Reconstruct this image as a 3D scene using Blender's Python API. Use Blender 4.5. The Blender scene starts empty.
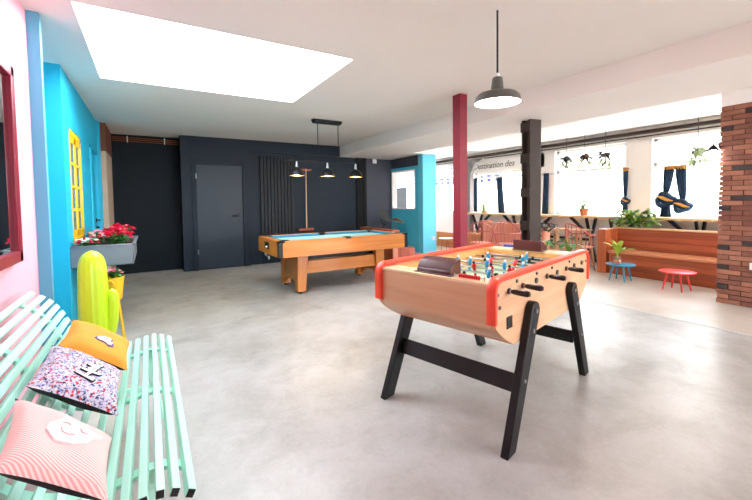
import bpy, bmesh, math, random
from mathutils import Vector, Matrix
random.seed(7)
PI = math.pi
sc = bpy.context.scene
COL = sc.collection
def V(*a): return Vector(a)

# ------------------------------------------------------------------ materials
def lin(h):
    h = h.lstrip('#'); r = []
    for i in (0, 2, 4):
        c = int(h[i:i+2], 16) / 255
        r.append(c / 12.92 if c <= .04045 else ((c + .055) / 1.055) ** 2.4)
    return (*r, 1)
def base(name):
    m = bpy.data.materials.new(name); m.use_nodes = True
    return m, m.node_tree, m.node_tree.nodes['Principled BSDF']
def N(t, kind, **kw):
    n = t.nodes.new(kind)
    for k, v in kw.items():
        if k in n.inputs: n.inputs[k].default_value = v
        else: setattr(n, k, v)
    return n
def scale_col(c, f): return (min(1, c[0]*f), min(1, c[1]*f), min(1, c[2]*f), 1)
def ramp(t, fac, stops):
    r = N(t, 'ShaderNodeValToRGB'); e = r.color_ramp.elements
    while len(e) < len(stops): e.new(.5)
    for i, (p, c) in enumerate(stops): e[i].position = p; e[i].color = c
    t.links.new(fac, r.inputs[0]); return r.outputs[0]
def coords(t, sx=1, sy=1, sz=1, kind='Object'):
    tc = N(t, 'ShaderNodeTexCoord'); mp = N(t, 'ShaderNodeMapping')
    mp.inputs['Scale'].default_value = (sx, sy, sz)
    t.links.new(tc.outputs[kind], mp.inputs['Vector']); return mp.outputs[0]
def bumpify(t, p, h, strength, dist=.01):
    b = N(t, 'ShaderNodeBump', Strength=strength, Distance=dist)
    t.links.new(h, b.inputs['Height']); t.links.new(b.outputs[0], p.inputs['Normal'])
def plain(name, hexc, rough=.5, metal=0, var=.05, scale=6, bump=0, coat=0, spec=.5):
    m, t, p = base(name); c = lin(hexc)
    n = N(t, 'ShaderNodeTexNoise', Scale=scale, Detail=4.0)
    t.links.new(coords(t), n.inputs['Vector'])
    o = ramp(t, n.outputs[0], [(.25, scale_col(c, 1-var)), (.75, scale_col(c, 1+var))])
    t.links.new(o, p.inputs['Base Color'])
    p.inputs['Roughness'].default_value = rough; p.inputs['Metallic'].default_value = metal
    p.inputs['Coat Weight'].default_value = coat; p.inputs['Specular IOR Level'].default_value = spec
    if bump: 
        n2 = N(t, 'ShaderNodeTexNoise', Scale=scale*12, Detail=3.0); t.links.new(coords(t), n2.inputs['Vector'])
        bumpify(t, p, n2.outputs[0], bump, .003)
    return m
def wood(name, dark, light, axis=0, rough=.4, grain=14, coat=0, plank=0, plank_axis=2):
    m, t, p = base(name)
    s = [grain]*3; s[axis] = grain*.06
    v = coords(t, *s)
    n = N(t, 'ShaderNodeTexNoise', Scale=1.0, Detail=6.0, Roughness=.6, Distortion=.6); t.links.new(v, n.inputs['Vector'])
    o = ramp(t, n.outputs[0], [(.28, lin(dark)), (.72, lin(light))])
    if plank:
        tc = N(t, 'ShaderNodeTexCoord'); sp = N(t, 'ShaderNodeSeparateXYZ'); t.links.new(tc.outputs['Object'], sp.inputs[0])
        mu = N(t, 'ShaderNodeMath', operation='MULTIPLY'); mu.inputs[1].default_value = 1/plank; t.links.new(sp.outputs[plank_axis], mu.inputs[0])
        fr = N(t, 'ShaderNodeMath', operation='FRACT'); t.links.new(mu.outputs[0], fr.inputs[0])
        fl = N(t, 'ShaderNodeMath', operation='FLOOR'); t.links.new(mu.outputs[0], fl.inputs[0])
        wn = N(t, 'ShaderNodeTexWhiteNoise', noise_dimensions='1D'); t.links.new(fl.outputs[0], wn.inputs['W'])
        mr = N(t, 'ShaderNodeMapRange'); mr.inputs['To Min'].default_value = .72; mr.inputs['To Max'].default_value = 1.2
        t.links.new(wn.outputs['Value'], mr.inputs['Value'])
        gap = ramp(t, fr.outputs[0], [(.02, (.35, .35, .35, 1)), (.06, (1, 1, 1, 1))])
        m1 = N(t, 'ShaderNodeVectorMath', operation='SCALE'); t.links.new(o, m1.inputs[0]); t.links.new(mr.outputs[0], m1.inputs['Scale'])
        m2 = N(t, 'ShaderNodeVectorMath', operation='MULTIPLY'); t.links.new(m1.outputs[0], m2.inputs[0]); t.links.new(gap, m2.inputs[1])
        o = m2.outputs[0]
    t.links.new(o, p.inputs['Base Color']); p.inputs['Roughness'].default_value = rough
    p.inputs['Coat Weight'].default_value = coat
    bumpify(t, p, n.outputs[0], .08, .004)
    return m
def emis(name, hexc, s):
    m, t, p = base(name); c = lin(hexc)
    n = N(t, 'ShaderNodeTexNoise', Scale=3.0); t.links.new(coords(t), n.inputs['Vector'])
    o = ramp(t, n.outputs[0], [(.2, scale_col(c, .97)), (.8, c)])
    t.links.new(o, p.inputs['Emission Color']); p.inputs['Base Color'].default_value = c
    p.inputs['Emission Strength'].default_value = s
    return m
def glass(name, tint='#ffffff', refl=.06):
    m = bpy.data.materials.new(name); m.use_nodes = True; t = m.node_tree; t.nodes.clear()
    out = N(t, 'ShaderNodeOutputMaterial'); mx = N(t, 'ShaderNodeMixShader'); tr = N(t, 'ShaderNodeBsdfTransparent'); gl = N(t, 'ShaderNodeBsdfGlossy')
    n = N(t, 'ShaderNodeTexNoise', Scale=2.0); t.links.new(coords(t), n.inputs['Vector'])
    c = lin(tint); o = ramp(t, n.outputs[0], [(.2, scale_col(c, .98)), (.8, c)]); t.links.new(o, tr.inputs[0])
    gl.inputs['Roughness'].default_value = .02; mx.inputs[0].default_value = refl
    t.links.new(tr.outputs[0], mx.inputs[1]); t.links.new(gl.outputs[0], mx.inputs[2]); t.links.new(mx.outputs[0], out.inputs[0])
    return m

M = {}
P = lambda k, *a, **kw: M.__setitem__(k, plain(k, *a, **kw))
P('white_paint', '#f8f4f0', .85, var=.02, scale=2, bump=.03)
P('ceiling_paint', '#f2ece6', .9, var=.02, scale=1.5, bump=.03)
P('ceiling_light', '#f8f5f3', .85, var=.02, scale=1.5)
P('pink_paint', '#ecaaba', .7, var=.02, scale=2, bump=.04)
P('teal_paint', '#10a9c9', .6, var=.03, scale=2, bump=.04)
P('pilaster_blue', '#5ba3c0', .6, var=.03, scale=2)
P('blue_paint', '#4cc3e2', .6, var=.03, scale=2, bump=.04)
P('sky_paint', '#66cce6', .6, var=.03, scale=2)
P('navy_paint', '#0c1b29', .6, var=.05, spec=.3, scale=2, bump=.04)
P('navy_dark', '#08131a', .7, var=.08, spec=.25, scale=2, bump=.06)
P('grey_paint', '#3d404d', .65, var=.04, scale=2, bump=.04)
P('door_navy', '#132433', .55, var=.04, scale=2)
P('radiator', '#0d151c', .7, var=.06)
P('black_metal', '#15151a', .4, metal=.3, var=.1)
P('black_wood', '#0d0d0f', .42, var=.12, scale=9, spec=.35)
P('black_plastic', '#0e0e10', .3, var=.1)
P('black_cloth', '#0d0c10', .9, var=.15, scale=40)
P('chrome', '#c9c9cc', .18, metal=1, var=.03)
P('steel', '#9ea3a6', .4, metal=.8, var=.08)
P('zinc', '#868d94', .42, metal=.5, var=.08, scale=3)
P('copper', '#a8613a', .3, metal=.9, var=.1)
P('yellow_paint', '#f3bd18', .5, var=.05)
P('yellow_metal', '#e9b91c', .4, var=.05)
P('red_post', '#841229', .5, var=.08, scale=3, bump=.04)
P('dark_steel', '#33261f', .6, metal=.2, var=.25, scale=5, bump=.2)
P('grey_steel', '#7d7573', .6, var=.12, scale=4)
P('dark_pane', '#5f8f9a', .12, var=.05)
P('mirror_frame', '#8c1430', .4, var=.06)
P('mint', '#b6efdb', .42, var=.03)
P('lime', '#c0e61e', .35, var=.03, spec=.5)
P('orange_rail', '#f04a2e', .4, var=.04)
P('maroon', '#4a1a1e', .3, var=.08, coat=.2)
P('red_plastic', '#d4202c', .3, var=.05)
P('blue_plastic', '#1f8fc4', .3, var=.05)
P('deep_blue_plastic', '#2450b4', .35, var=.05)
P('white_plastic', '#eceae6', .35, var=.03)
P('field', '#a9c8ac', .5, var=.03)
P('table_cloth', '#86bcc6', .6, var=.04, scale=30, bump=.1)  # window sheen on the cloth is put into this pale colour
P('cushion_cloth', '#1f7396', .8, var=.04, scale=30)
P('terracotta', '#c4714d', .8, var=.08, bump=.1)
P('salmon', '#dd8f74', .7, var=.08, scale=4)
P('pink_tile', '#c8705c', .7, var=.1, scale=10)
P('copper_wire', '#b8574c', .4, var=.05)
P('soil', '#3a271c', 1, var=.3, scale=30)
P('table_blue', '#1f7f9c', .4, var=.04)
P('table_red', '#e03c34', .4, var=.04)
P('leaf', '#3c7a34', .5, var=.25, scale=12)
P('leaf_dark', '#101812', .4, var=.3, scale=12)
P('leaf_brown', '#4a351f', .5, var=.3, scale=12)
P('leaf_mid', '#5f9a38', .5, var=.25, scale=12)
P('leaf_lime', '#a8bc3c', .5, var=.2, scale=12)
P('leaf_pale', '#a5b58c', .6, var=.2, scale=12)
P('petal_red', '#dd1648', .5, var=.12, scale=20)
P('petal_pink', '#f08aa0', .5, var=.12, scale=20)
P('petal_white', '#f2efe6', .5, var=.06, scale=20)
P('petal_yellow', '#e8c22c', .5, var=.1, scale=20)
P('navy_cloth', '#1f3a56', .9, var=.12, scale=14, bump=.1)
P('tan_cloth', '#d99a4e', .9, var=.08, scale=14)
P('mustard', '#e89a30', .85, var=.06, scale=5, bump=.1)
P('patch_white', '#f3eef0', .85, var=.03)
P('patch_violet', '#6a5c8c', .85, var=.05)
P('thread_pink', '#e8a8a8', .85, var=.05)
P('sign_ink', '#4a4438', .7, var=.1)
P('beige_plaster', '#b9a08a', .9, var=.12, scale=4, bump=.2)
P('brown_plaster', '#6a3a28', .9, var=.2, scale=4, bump=.2)
P('pavement', '#d2cfca', .9, var=.06, scale=2)
P('facade', '#d8d2c8', .9, var=.05, scale=1)
P('car_blue', '#c2d0de', .3, var=.03, coat=.5)
P('car_glass', '#8fa0ae', .1, var=.05)
P('tyre', '#1a1a1a', .8, var=.1)
P('grey_panel', '#6f7880', .6, var=.05)
P('awning_blue', '#2c3f86', .8, var=.05)
P('awning_white', '#eceaf0', .8, var=.03)
P('gold_inner', '#c9a24c', .35, metal=.5, var=.05)
P('lamp_shade', '#57544d', .5, var=.08)
P('mortar', '#5e4237', .95, var=.12, scale=20, bump=.2)
P('brick_a', '#98644f', .9, var=.14, scale=14, bump=.3)
P('brick_b', '#825244', .9, var=.16, scale=14, bump=.3)
P('brick_c', '#a56f59', .9, var=.14, scale=14, bump=.3)
P('brick_d', '#433a38', .9, var=.22, scale=14, bump=.3)
M['beech'] = wood('beech', '#cb9870', '#deb18b', 0, .38, 16, coat=.15)
M['beech_side'] = wood('beech_side', '#cb9870', '#deb18b', 1, .38, 16, coat=.15)
M['maroon'].node_tree.nodes['Principled BSDF'].inputs['Coat Weight'].default_value = .6
M['beech_light'] = wood('beech_light', '#e0bd90', '#efd3aa', 1, .35, 14)
M['inner_wood'] = wood('inner_wood', '#d99a52', '#e9b978', 0, .4, 14)
M['cherry'] = wood('cherry', '#b5651f', '#d98a36', 0, .32, 13, coat=.25)
M['cherry_end'] = wood('cherry_end', '#b5651f', '#d98a36', 1, .32, 13, coat=.25)
M['cherry_leg'] = wood('cherry_leg', '#b5651f', '#d98a36', 2, .32, 13, coat=.25)
M['booth'] = wood('booth', '#8a3a1c', '#bd6234', 1, .45, 12, plank=.09)
M['booth_end'] = wood('booth_end', '#963f20', '#c56c3c', 2, .45, 12)
M['seat_plank'] = wood('seat_plank', '#c47a50', '#e09c70', 1, .45, 12)
M['red_wood'] = wood('red_wood', '#8a3c20', '#b05a34', 1, .5, 12)
M['counter_wood'] = wood('counter_wood', '#d2a878', '#ecca9c', 1, .4, 10)
M['stool_wood'] = wood('stool_wood', '#d8b284', '#ebcda2', 2, .45, 14)
M['low_panel'] = wood('low_panel', '#b8622c', '#d5854a', 1, .5, 10)
M['cue_wood'] = wood('cue_wood', '#c99a6a', '#e0b88c', 2, .4, 14)
M['glass'] = glass('glass'); M['jar_glass'] = glass('jar_glass', '#f6f4ee', .12)
M['mirror'] = plain('mirror', '#d8dcdc', .03, metal=1, var=.01)
M['bulb'] = emis('bulb', '#fff0d8', 9); M['diffuser'] = emis('diffuser', '#fff8ee', 9); M['spot'] = emis('spot', '#fff6e4', 30)
M['pool_glow'] = emis('pool_glow', '#ffd9a0', 2.2)

def floor_mat():
    m, t, p = base('polished_concrete')
    v = coords(t)
    n1 = N(t, 'ShaderNodeTexNoise', Scale=.6, Detail=7.0, Roughness=.6, Distortion=.3); t.links.new(v, n1.inputs['Vector'])
    n2 = N(t, 'ShaderNodeTexNoise', Scale=3.2, Detail=10.0, Roughness=.72, Distortion=.4); t.links.new(v, n2.inputs['Vector'])
    n3 = N(t, 'ShaderNodeTexNoise', Scale=40.0, Detail=4.0); t.links.new(v, n3.inputs['Vector'])
    c1 = ramp(t, n1.outputs[0], [(.32, lin('#979189')), (.5, lin('#b2b0ac')), (.72, lin('#c0bfbd'))])
    c2 = ramp(t, n2.outputs[0], [(.3, (.80, .77, .74, 1)), (.55, (1, 1, 1, 1)), (.8, (1.06, 1.06, 1.07, 1))])
    c3 = ramp(t, n3.outputs[0], [(.3, (.95, .95, .95, 1)), (.7, (1.03, 1.03, 1.03, 1))])
    a = N(t, 'ShaderNodeVectorMath', operation='MULTIPLY'); t.links.new(c1, a.inputs[0]); t.links.new(c2, a.inputs[1])
    b = N(t, 'ShaderNodeVectorMath', operation='MULTIPLY'); t.links.new(a.outputs[0], b.inputs[0]); t.links.new(c3, b.inputs[1])
    # old brown stain with its own outline near the far dark wall
    sp = N(t, 'ShaderNodeVectorMath', operation='DISTANCE'); sp.inputs[1].default_value = (.7, 6.2, 0)
    dn = N(t, 'ShaderNodeVectorMath', operation='ADD'); t.links.new(v, dn.inputs[0])
    n4 = N(t, 'ShaderNodeTexNoise', Scale=.9, Detail=4.0); t.links.new(v, n4.inputs['Vector']); t.links.new(n4.outputs[1], dn.inputs[1])
    t.links.new(dn.outputs[0], sp.inputs[0])
    st = ramp(t, sp.outputs['Value'], [(.0, (.80, .70, .58, 1)), (1.0, (1, 1, 1, 1))])
    dv = N(t, 'ShaderNodeMath', operation='MULTIPLY'); dv.inputs[1].default_value = .36; t.links.new(sp.outputs['Value'], dv.inputs[0])
    st = ramp(t, dv.outputs[0], [(.35, (.78, .69, .58, 1)), (1.0, (1, 1, 1, 1))])
    d = N(t, 'ShaderNodeVectorMath', operation='MULTIPLY'); t.links.new(b.outputs[0], d.inputs[0]); t.links.new(st, d.inputs[1])
    t.links.new(d.outputs[0], p.inputs['Base Color'])
    r = ramp(t, n2.outputs[0], [(.3, (.42, .42, .42, 1)), (.75, (.26, .26, .26, 1))]); t.links.new(r, p.inputs['Roughness'])
    bumpify(t, p, n2.outputs[0], .04, .01)
    return m
M['floor'] = floor_mat()
def floor2_mat():
    m, t, p = base('waxed_screed'); v = coords(t)
    n = N(t, 'ShaderNodeTexNoise', Scale=1.6, Detail=6.0, Distortion=.8); t.links.new(v, n.inputs['Vector'])
    o = ramp(t, n.outputs[0], [(.3, lin('#b8ab9c')), (.7, lin('#cdc4b8'))]); t.links.new(o, p.inputs['Base Color'])
    p.inputs['Roughness'].default_value = .36; bumpify(t, p, n.outputs[0], .03, .01); return m
M['floor2'] = floor2_mat()
def floral_mat():
    m, t, p = base('floral_print'); v = coords(t)
    vo = N(t, 'ShaderNodeTexVoronoi', Scale=95.0, Randomness=1.0); t.links.new(v, vo.inputs['Vector'])
    col = N(t, 'ShaderNodeSeparateColor'); t.links.new(vo.outputs['Color'], col.inputs[0])
    pal = ramp(t, col.outputs[0], [(0, lin('#c8283c')), (.2, lin('#e9e4ee')), (.4, lin('#7387c8')), (.52, lin('#f1dede')), (.64, lin('#e0503c')), (.74, lin('#39405e')), (.88, lin('#b8b4d8'))])
    pal.node.color_ramp.interpolation = 'CONSTANT'
    msk = ramp(t, vo.outputs['Distance'], [(.42, (0, 0, 0, 1)), (.5, (1, 1, 1, 1))])
    mx = N(t, 'ShaderNodeMix', data_type='RGBA'); t.links.new(msk, mx.inputs['Factor'])
    t.links.new(pal, mx.inputs[6]); mx.inputs[7].default_value = lin('#c6c6d8')
    v2 = N(t, 'ShaderNodeTexVoronoi', Scale=230.0); t.links.new(v, v2.inputs['Vector'])
    c2 = N(t, 'ShaderNodeSeparateColor'); t.links.new(v2.outputs['Color'], c2.inputs[0])
    dk = ramp(t, c2.outputs[1], [(0, (.25, .28, .45, 1)), (.2, (1, 1, 1, 1))]); dk.node.color_ramp.interpolation = 'CONSTANT'
    mm = N(t, 'ShaderNodeVectorMath', operation='MULTIPLY'); t.links.new(mx.outputs[2], mm.inputs[0]); t.links.new(dk, mm.inputs[1])
    t.links.new(mm.outputs[0], p.inputs['Base Color']); p.inputs['Roughness'].default_value = .9; return m
M['floral'] = floral_mat()
def stripe_mat():
    m, t, p = base('pink_ticking'); tc = N(t, 'ShaderNodeTexCoord'); s = N(t, 'ShaderNodeSeparateXYZ'); t.links.new(tc.outputs['Object'], s.inputs[0])
    mu = N(t, 'ShaderNodeMath', operation='MULTIPLY'); mu.inputs[1].default_value = 150; m3 = N(t, 'ShaderNodeMath', operation='MULTIPLY'); m3.inputs[1].default_value = .3; t.links.new(s.outputs[0], m3.inputs[0])
    a3 = N(t, 'ShaderNodeMath', operation='ADD'); t.links.new(m3.outputs[0], a3.inputs[0]); t.links.new(s.outputs[1], a3.inputs[1]); t.links.new(a3.outputs[0], mu.inputs[0])
    fr = N(t, 'ShaderNodeMath', operation='FRACT'); t.links.new(mu.outputs[0], fr.inputs[0])
    o = ramp(t, fr.outputs[0], [(.4, lin('#f3d8d4')), (.5, lin('#e2a8a4')), (.92, lin('#e2a8a4')), (1, lin('#f6dcd8'))])
    t.links.new(o, p.inputs['Base Color']); p.inputs['Roughness'].default_value = .9; return m
M['ticking'] = stripe_mat()
def knurl(name, c1, c2):
    m, t, p = base(name); v = coords(t, 1, 1, 1)
    n = N(t, 'ShaderNodeTexNoise', Scale=9.0, Detail=4.0); t.links.new(v, n.inputs['Vector'])
    o = ramp(t, n.outputs[0], [(.3, lin(c1)), (.7, lin(c2))]); t.links.new(o, p.inputs['Base Color']); p.inputs['Roughness'].default_value = .5; return m

# ------------------------------------------------------------------ geometry
class MB:
    def __init__(s): s.bm = bmesh.new(); s.mi = 0
    def faces(s, vs, fs):
        v = [s.bm.verts.new(p) for p in vs]
        for f in fs:
            try: fc = s.bm.faces.new([v[i] for i in f]); fc.material_index = s.mi
            except ValueError: pass
        return s
    def box(s, a, b, mat=None):
        x0, y0, z0 = a; x1, y1, z1 = b
        vs = [V(x, y, z) for z in (z0, z1) for x, y in ((x0, y0), (x1, y0), (x1, y1), (x0, y1))]
        if mat: vs = [mat @ q for q in vs]
        return s.faces(vs, [(3, 2, 1, 0), (4, 5, 6, 7), (0, 1, 5, 4), (1, 2, 6, 5), (2, 3, 7, 6), (3, 0, 4, 7)])
    def bar(s, p, q, w, h, up=(0, 0, 1)):
        p, q = V(*p), V(*q); d = (q-p).normalized(); u = V(*up)
        if abs(d.dot(u)) > .98: u = V(1, 0, 0)
        r = d.cross(u).normalized(); u = r.cross(d)
        vs = [c + r*a*w/2 + u*b*h/2 for c in (p, q) for a, b in ((-1, -1), (1, -1), (1, 1), (-1, 1))]
        return s.faces(vs, [(0, 1, 2, 3), (7, 6, 5, 4), (0, 4, 5, 1), (1, 5, 6, 2), (2, 6, 7, 3), (3, 7, 4, 0)])
    def tube(s, pts, r, n=10, caps=True):
        pts = [V(*p) for p in pts]; rs = r if isinstance(r, (list, tuple)) else [r]*len(pts); rings = []; prev = None
        for i, p in enumerate(pts):
            d = (pts[min(i+1, len(pts)-1)] - pts[max(i-1, 0)]).normalized()
            if prev is None: u = d.orthogonal().normalized()
            else:
                u = prev - d*prev.dot(d)
                u = u.normalized() if u.length > 1e-6 else d.orthogonal().normalized()
            prev = u; w = d.cross(u)
            rings.append([s.bm.verts.new(p + (u*math.cos(k*2*PI/n) + w*math.sin(k*2*PI/n))*rs[i]) for k in range(n)])
        for a, b in zip(rings, rings[1:]):
            for k in range(n):
                f = s.bm.faces.new((a[k], a[(k+1) % n], b[(k+1) % n], b[k])); f.material_index = s.mi
        if caps:
            for rr in (rings[0][::-1], rings[-1]):
                f = s.bm.faces.new(rr); f.material_index = s.mi
        return s
    def lathe(s, prof, c=(0, 0, 0), n=24, mat=None):
        rings = []
        for r, z in prof:
            q = [V(c[0]+max(r, 1e-4)*math.cos(k*2*PI/n), c[1]+max(r, 1e-4)*math.sin(k*2*PI/n), c[2]+z) for k in range(n)]
            if mat: q = [mat @ x for x in q]
            rings.append([s.bm.verts.new(x) for x in q])
        for a, b in zip(rings, rings[1:]):
            for k in range(n):
                f = s.bm.faces.new((a[k], a[(k+1) % n], b[(k+1) % n], b[k])); f.material_index = s.mi
        for rr in (rings[0][::-1], rings[-1]):
            f = s.bm.faces.new(rr); f.material_index = s.mi
        return s
    def ball(s, c, r, n=10, sc_=(1, 1, 1)):
        prof = [(r*math.sin(PI*i/n), -r*math.cos(PI*i/n)) for i in range(n+1)]
        mt = Matrix.Translation(V(*c)) @ Matrix.Diagonal((*sc_, 1))
        return s.lathe(prof, (0, 0, 0), max(8, n), mt)
    def prism(s, poly, axis, a, b):
        def pt(u, v, w): return V(w, u, v) if axis == 0 else V(u, w, v) if axis == 1 else V(u, v, w)
        n = len(poly); vs = [pt(u, v, a) for u, v in poly] + [pt(u, v, b) for u, v in poly]
        return s.faces(vs, [tuple(range(n))[::-1], tuple(range(n, 2*n))] + [(i, (i+1) % n, n+(i+1) % n, n+i) for i in range(n)])
    def grid(s, pts):
        rows = [[s.bm.verts.new(p) for p in r] for r in pts]
        for a, b in zip(rows, rows[1:]):
            for k in range(len(a)-1):
                f = s.bm.faces.new((a[k], a[k+1], b[k+1], b[k])); f.material_index = s.mi
        return s
    def leaf(s, p, d, L, w, droop=.3, n=4, up=(0, 0, 1)):
        p = V(*p); d = V(*d).normalized(); u = V(*up); r = d.cross(u)
        r = r.normalized() if r.length > 1e-3 else V(1, 0, 0)
        rows = []
        for i in range(n+1):
            t = i/n; c = p + d*L*t + V(0, 0, -droop*L*t*t); ww = w*math.sin(PI*min(1, .08+t*.92))**.8*.5 if i < n else w*.02
            rows.append([c - r*ww + V(0, 0, ww*.35), c, c + r*ww + V(0, 0, ww*.35)])
        return s.grid(rows)
    def build(s, name, mat, parent=None, smooth=True, bevel=0, label=None, loc=None, solid=0, kind=None):
        bmesh.ops.recalc_face_normals(s.bm, faces=s.bm.faces[:]) if not solid else None
        me = bpy.data.meshes.new(name)
        if loc is not None: bmesh.ops.translate(s.bm, verts=s.bm.verts[:], vec=-V(*loc))
        s.bm.to_mesh(me); s.bm.free()
        for m in (mat if isinstance(mat, (list, tuple)) else [mat]): me.materials.append(M[m])
        if smooth:
            me.polygons.foreach_set('use_smooth', [True]*len(me.polygons)); me.set_sharp_from_angle(angle=math.radians(38))
        o = bpy.data.objects.new(name, me); COL.objects.link(o)
        if loc is not None: o.location = loc
        if parent: o.parent = parent
        if solid:
            md = o.modifiers.new('solid', 'SOLIDIFY'); md.thickness = solid; md.offset = 0
        if bevel:
            md = o.modifiers.new('bevel', 'BEVEL'); md.width = bevel; md.segments = 2; md.limit_method = 'ANGLE'; md.angle_limit = math.radians(40)
        if label: o['label'] = label
        if kind: o['kind'] = kind
        return o
def box(a, b): return MB().box(a, b)
def thing(name, label, cat, loc=(0, 0, 0), rz=0, group=None):
    o = bpy.data.objects.new(name, None); COL.objects.link(o); o.empty_display_size = .1
    o.location = loc; o.rotation_euler = (0, 0, rz); return tag(o, label, cat, group)
def tag(o, label, cat, group=None):
    o['label'] = label; o['category'] = cat
    if group: o['group'] = group
    return o
def struct(name, mb, mat, smooth=False, **kw):
    o = mb.build(name, mat, smooth=smooth, **kw); o['kind'] = 'structure'; return o
def dup(o, loc=None, rz=None, label=None, group=None):
    kids = {}
    for x in bpy.data.objects:
        if x.parent: kids.setdefault(x.parent.name, []).append(x)
    def rec(a, par):
        c = a.copy(); COL.objects.link(c)
        if par: c.parent = par
        for k in kids.get(a.name, []): rec(k, c)
        return c
    r = rec(o, None)
    if loc is not None: r.location = loc
    if rz is not None: r.rotation_euler = (0, 0, rz)
    if label: r['label'] = label
    if group: r['group'] = group
    return r
def text_mesh(txt, size, shear=0, extrude=.001, space=1, offset=0):
    cu = bpy.data.curves.new('lettering', 'FONT'); cu.body = txt; cu.size = size; cu.shear = shear; cu.offset = offset; cu.extrude = extrude
    cu.align_x = 'CENTER'; cu.align_y = 'CENTER'; cu.space_character = space; cu.resolution_u = 3; cu.space_line = .85
    o = bpy.data.objects.new('lettering', cu); COL.objects.link(o)
    dg = bpy.context.evaluated_depsgraph_get(); me = bpy.data.meshes.new_from_object(o.evaluated_get(dg))
    bpy.data.objects.remove(o); return me
def text_obj(name, txt, size, mat, parent, mtx, **kw):
    me = text_mesh(txt, size, **kw); me.materials.clear(); me.materials.append(M[mat]); me.transform(mtx)
    o = bpy.data.objects.new(name, me); COL.objects.link(o)
    if parent: o.parent = parent
    return o

# ================================================================== THE ROOM
ZC = 2.5; ZB = 2.27; XF = 7.6
LX = -.635
struct('floor', MB().box((-1.6, -3.2, -.1), (4.6, 13.2, 0)), 'floor')
struct('floor_terrace', MB().box((4.62, -3.2, -.1), (XF+.15, 13.2, 0)), 'floor2')
struct('trim_1', MB().box((4.6, -3.2, -.1), (4.62, 13.2, .003)), 'pavement')
# ceiling with the skylight well
S0, S1, S2, S3 = -.368, 1.582, 2.985, 4.615
c = MB(); T = ZC+.14
for a, b in (((-1.6, -3.2), (S0, 8.6)), ((S1, -3.2), (3.72, 8.6)), ((S0, -3.2), (S1, S2)), ((S0, S3), (S1, 8.6))):
    c.box((a[0], a[1], ZC), (b[0], b[1], T))
struct('ceiling', c, 'ceiling_paint')
struct('trim_2', MB().box((3.72, -3.2, ZB), (4.85, 8.6, T)).box((4.85, 6.5, ZB), (5.56, 8.6, T)), 'ceiling_paint')            # the wide downstand beam
struct('ceiling_terrace', MB().box((4.85, -3.2, ZC), (XF+.3, 13.2, T)), 'ceiling_light')
w = MB()
struct('window_skylight', MB().box((S0-.04, S2-.04, T), (S1+.04, S3+.04, T+.012)), 'glass')
# left side
struct('wall_pink', MB().box((LX-.2, -3.2, 0), (LX, 3.25, ZC)), 'pink_paint')
p = MB().box((LX-.2, 3.25, 0), (-.57, 3.3, ZC)); struct('trim_pilaster', p, 'pilaster_blue')
w = MB().box((-1.4, 3.1, 0), (-1.2, 4.5, ZC)).box((-1.3, 3.1, 0), (-.82, 3.3, ZC)).box((-1.3, 4.36, 0), (-.94, 4.5, ZC)); struct('wall_niche', w, 'teal_paint')
w = MB()
YW0, YW1, ZW0, ZW1 = 4.62, 5.38, .87, 2.0
w.box((-.95, 4.34, 0), (LX, YW0, ZC)).box((-.95, YW1, 0), (LX, 6.1, ZC)).box((-.95, YW0, 0), (LX, YW1, ZW0)).box((-.95, YW0, ZW1), (LX, YW1, ZC))
w.box((-.95, 6.1, 2.04), (LX, 6.95, ZC)).box((-.95, 6.95, 0), (LX, 7.05, ZC)).box((-.95, 6.1, 0), (-.75, 6.95, 2.04))
w.box((-.95, 6.98, 0), (-.60, 7.08, ZC))
struct('wall_teal', w, 'teal_paint')
struct('trim_plaster', MB().box((-.9, 7.08, 0), (-.535, 8.2, 2.07)), 'beige_plaster')
struct('trim_timber', MB().box((-.9, 7.08, 2.07), (-.53, 8.2, ZC)), 'brown_plaster')
# far dark walls
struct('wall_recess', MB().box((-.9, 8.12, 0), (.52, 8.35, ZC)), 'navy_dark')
w = MB().box((.52, 7.73, 0), (.72, 8.6, ZC)).box((.72, 7.73, 2.03), (1.66, 8.0, ZC)).box((1.66, 7.73, 0), (1.72, 8.6, ZC))
w.box((1.72, 7.73, ZB), (3.74, 8.3, ZC)).box((.52, 8.0, 0), (1.72, 8.1, ZC))  # last box: unseen, added behind the door to block daylight under it
struct('wall_navy', w, 'navy_paint')
struct('wall_alcove', MB().box((.6, 7.95, 0), (.68, 8.1, ZC)).box((1.6, 7.8, 0), (4.4, 8.4, ZC)), 'navy_paint')
struct('trim_column_shade', MB().box((4.33, 7.74, 0), (4.41, 8.3, ZB)).box((4.16, 7.76, 0), (4.33, 8.3, ZB)), 'black_cloth')  # column; the wider black box paints in the shade of the alcove return
struct('wall_grey', MB().box((4.41, 7.8, 0), (5.3, 8.05, ZB)).box((5.15, 6.72, 2.04), (5.27, 7.8, ZB)), 'grey_paint')
OY0, OY1, OZ0, OZ1 = 6.83, 7.77, 1.06, 1.97
w = MB().box((5.15, 6.72, 0), (5.27, OY0, 2.04)).box((5.15, OY1, 0), (5.27, 7.8, 2.04)).box((5.15, OY0, 0), (5.27, OY1, OZ0)).box((5.15, OY0, OZ1), (5.27, OY1, 2.04))
struct('wall_blue', w, 'blue_paint')
struct('wall_blue_end', MB().box((5.15, 6.55, 0), (5.52, 6.72, ZB)), 'sky_paint')
struct('baseboard_blue', MB().box((5.125, 6.56, 0), (5.15, 7.8, .09)), 'white_paint')
fr = MB()
for a, b in (((OY0, OZ0), (OY1, OZ0+.025)), ((OY0, OZ1-.025), (OY1, OZ1)), ((OY0, OZ0), (OY0+.025, OZ1)), ((OY1-.025, OZ0), (OY1, OZ1))):
    fr.box((5.14, a[0], a[1]), (5.275, b[0], b[1]))
struct('window_pass', fr, 'white_paint'); struct('window_pane', MB().box((5.205, OY0+.03, OZ0+.03), (5.211, OY1-.03, OZ1-.03)), 'glass')
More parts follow.
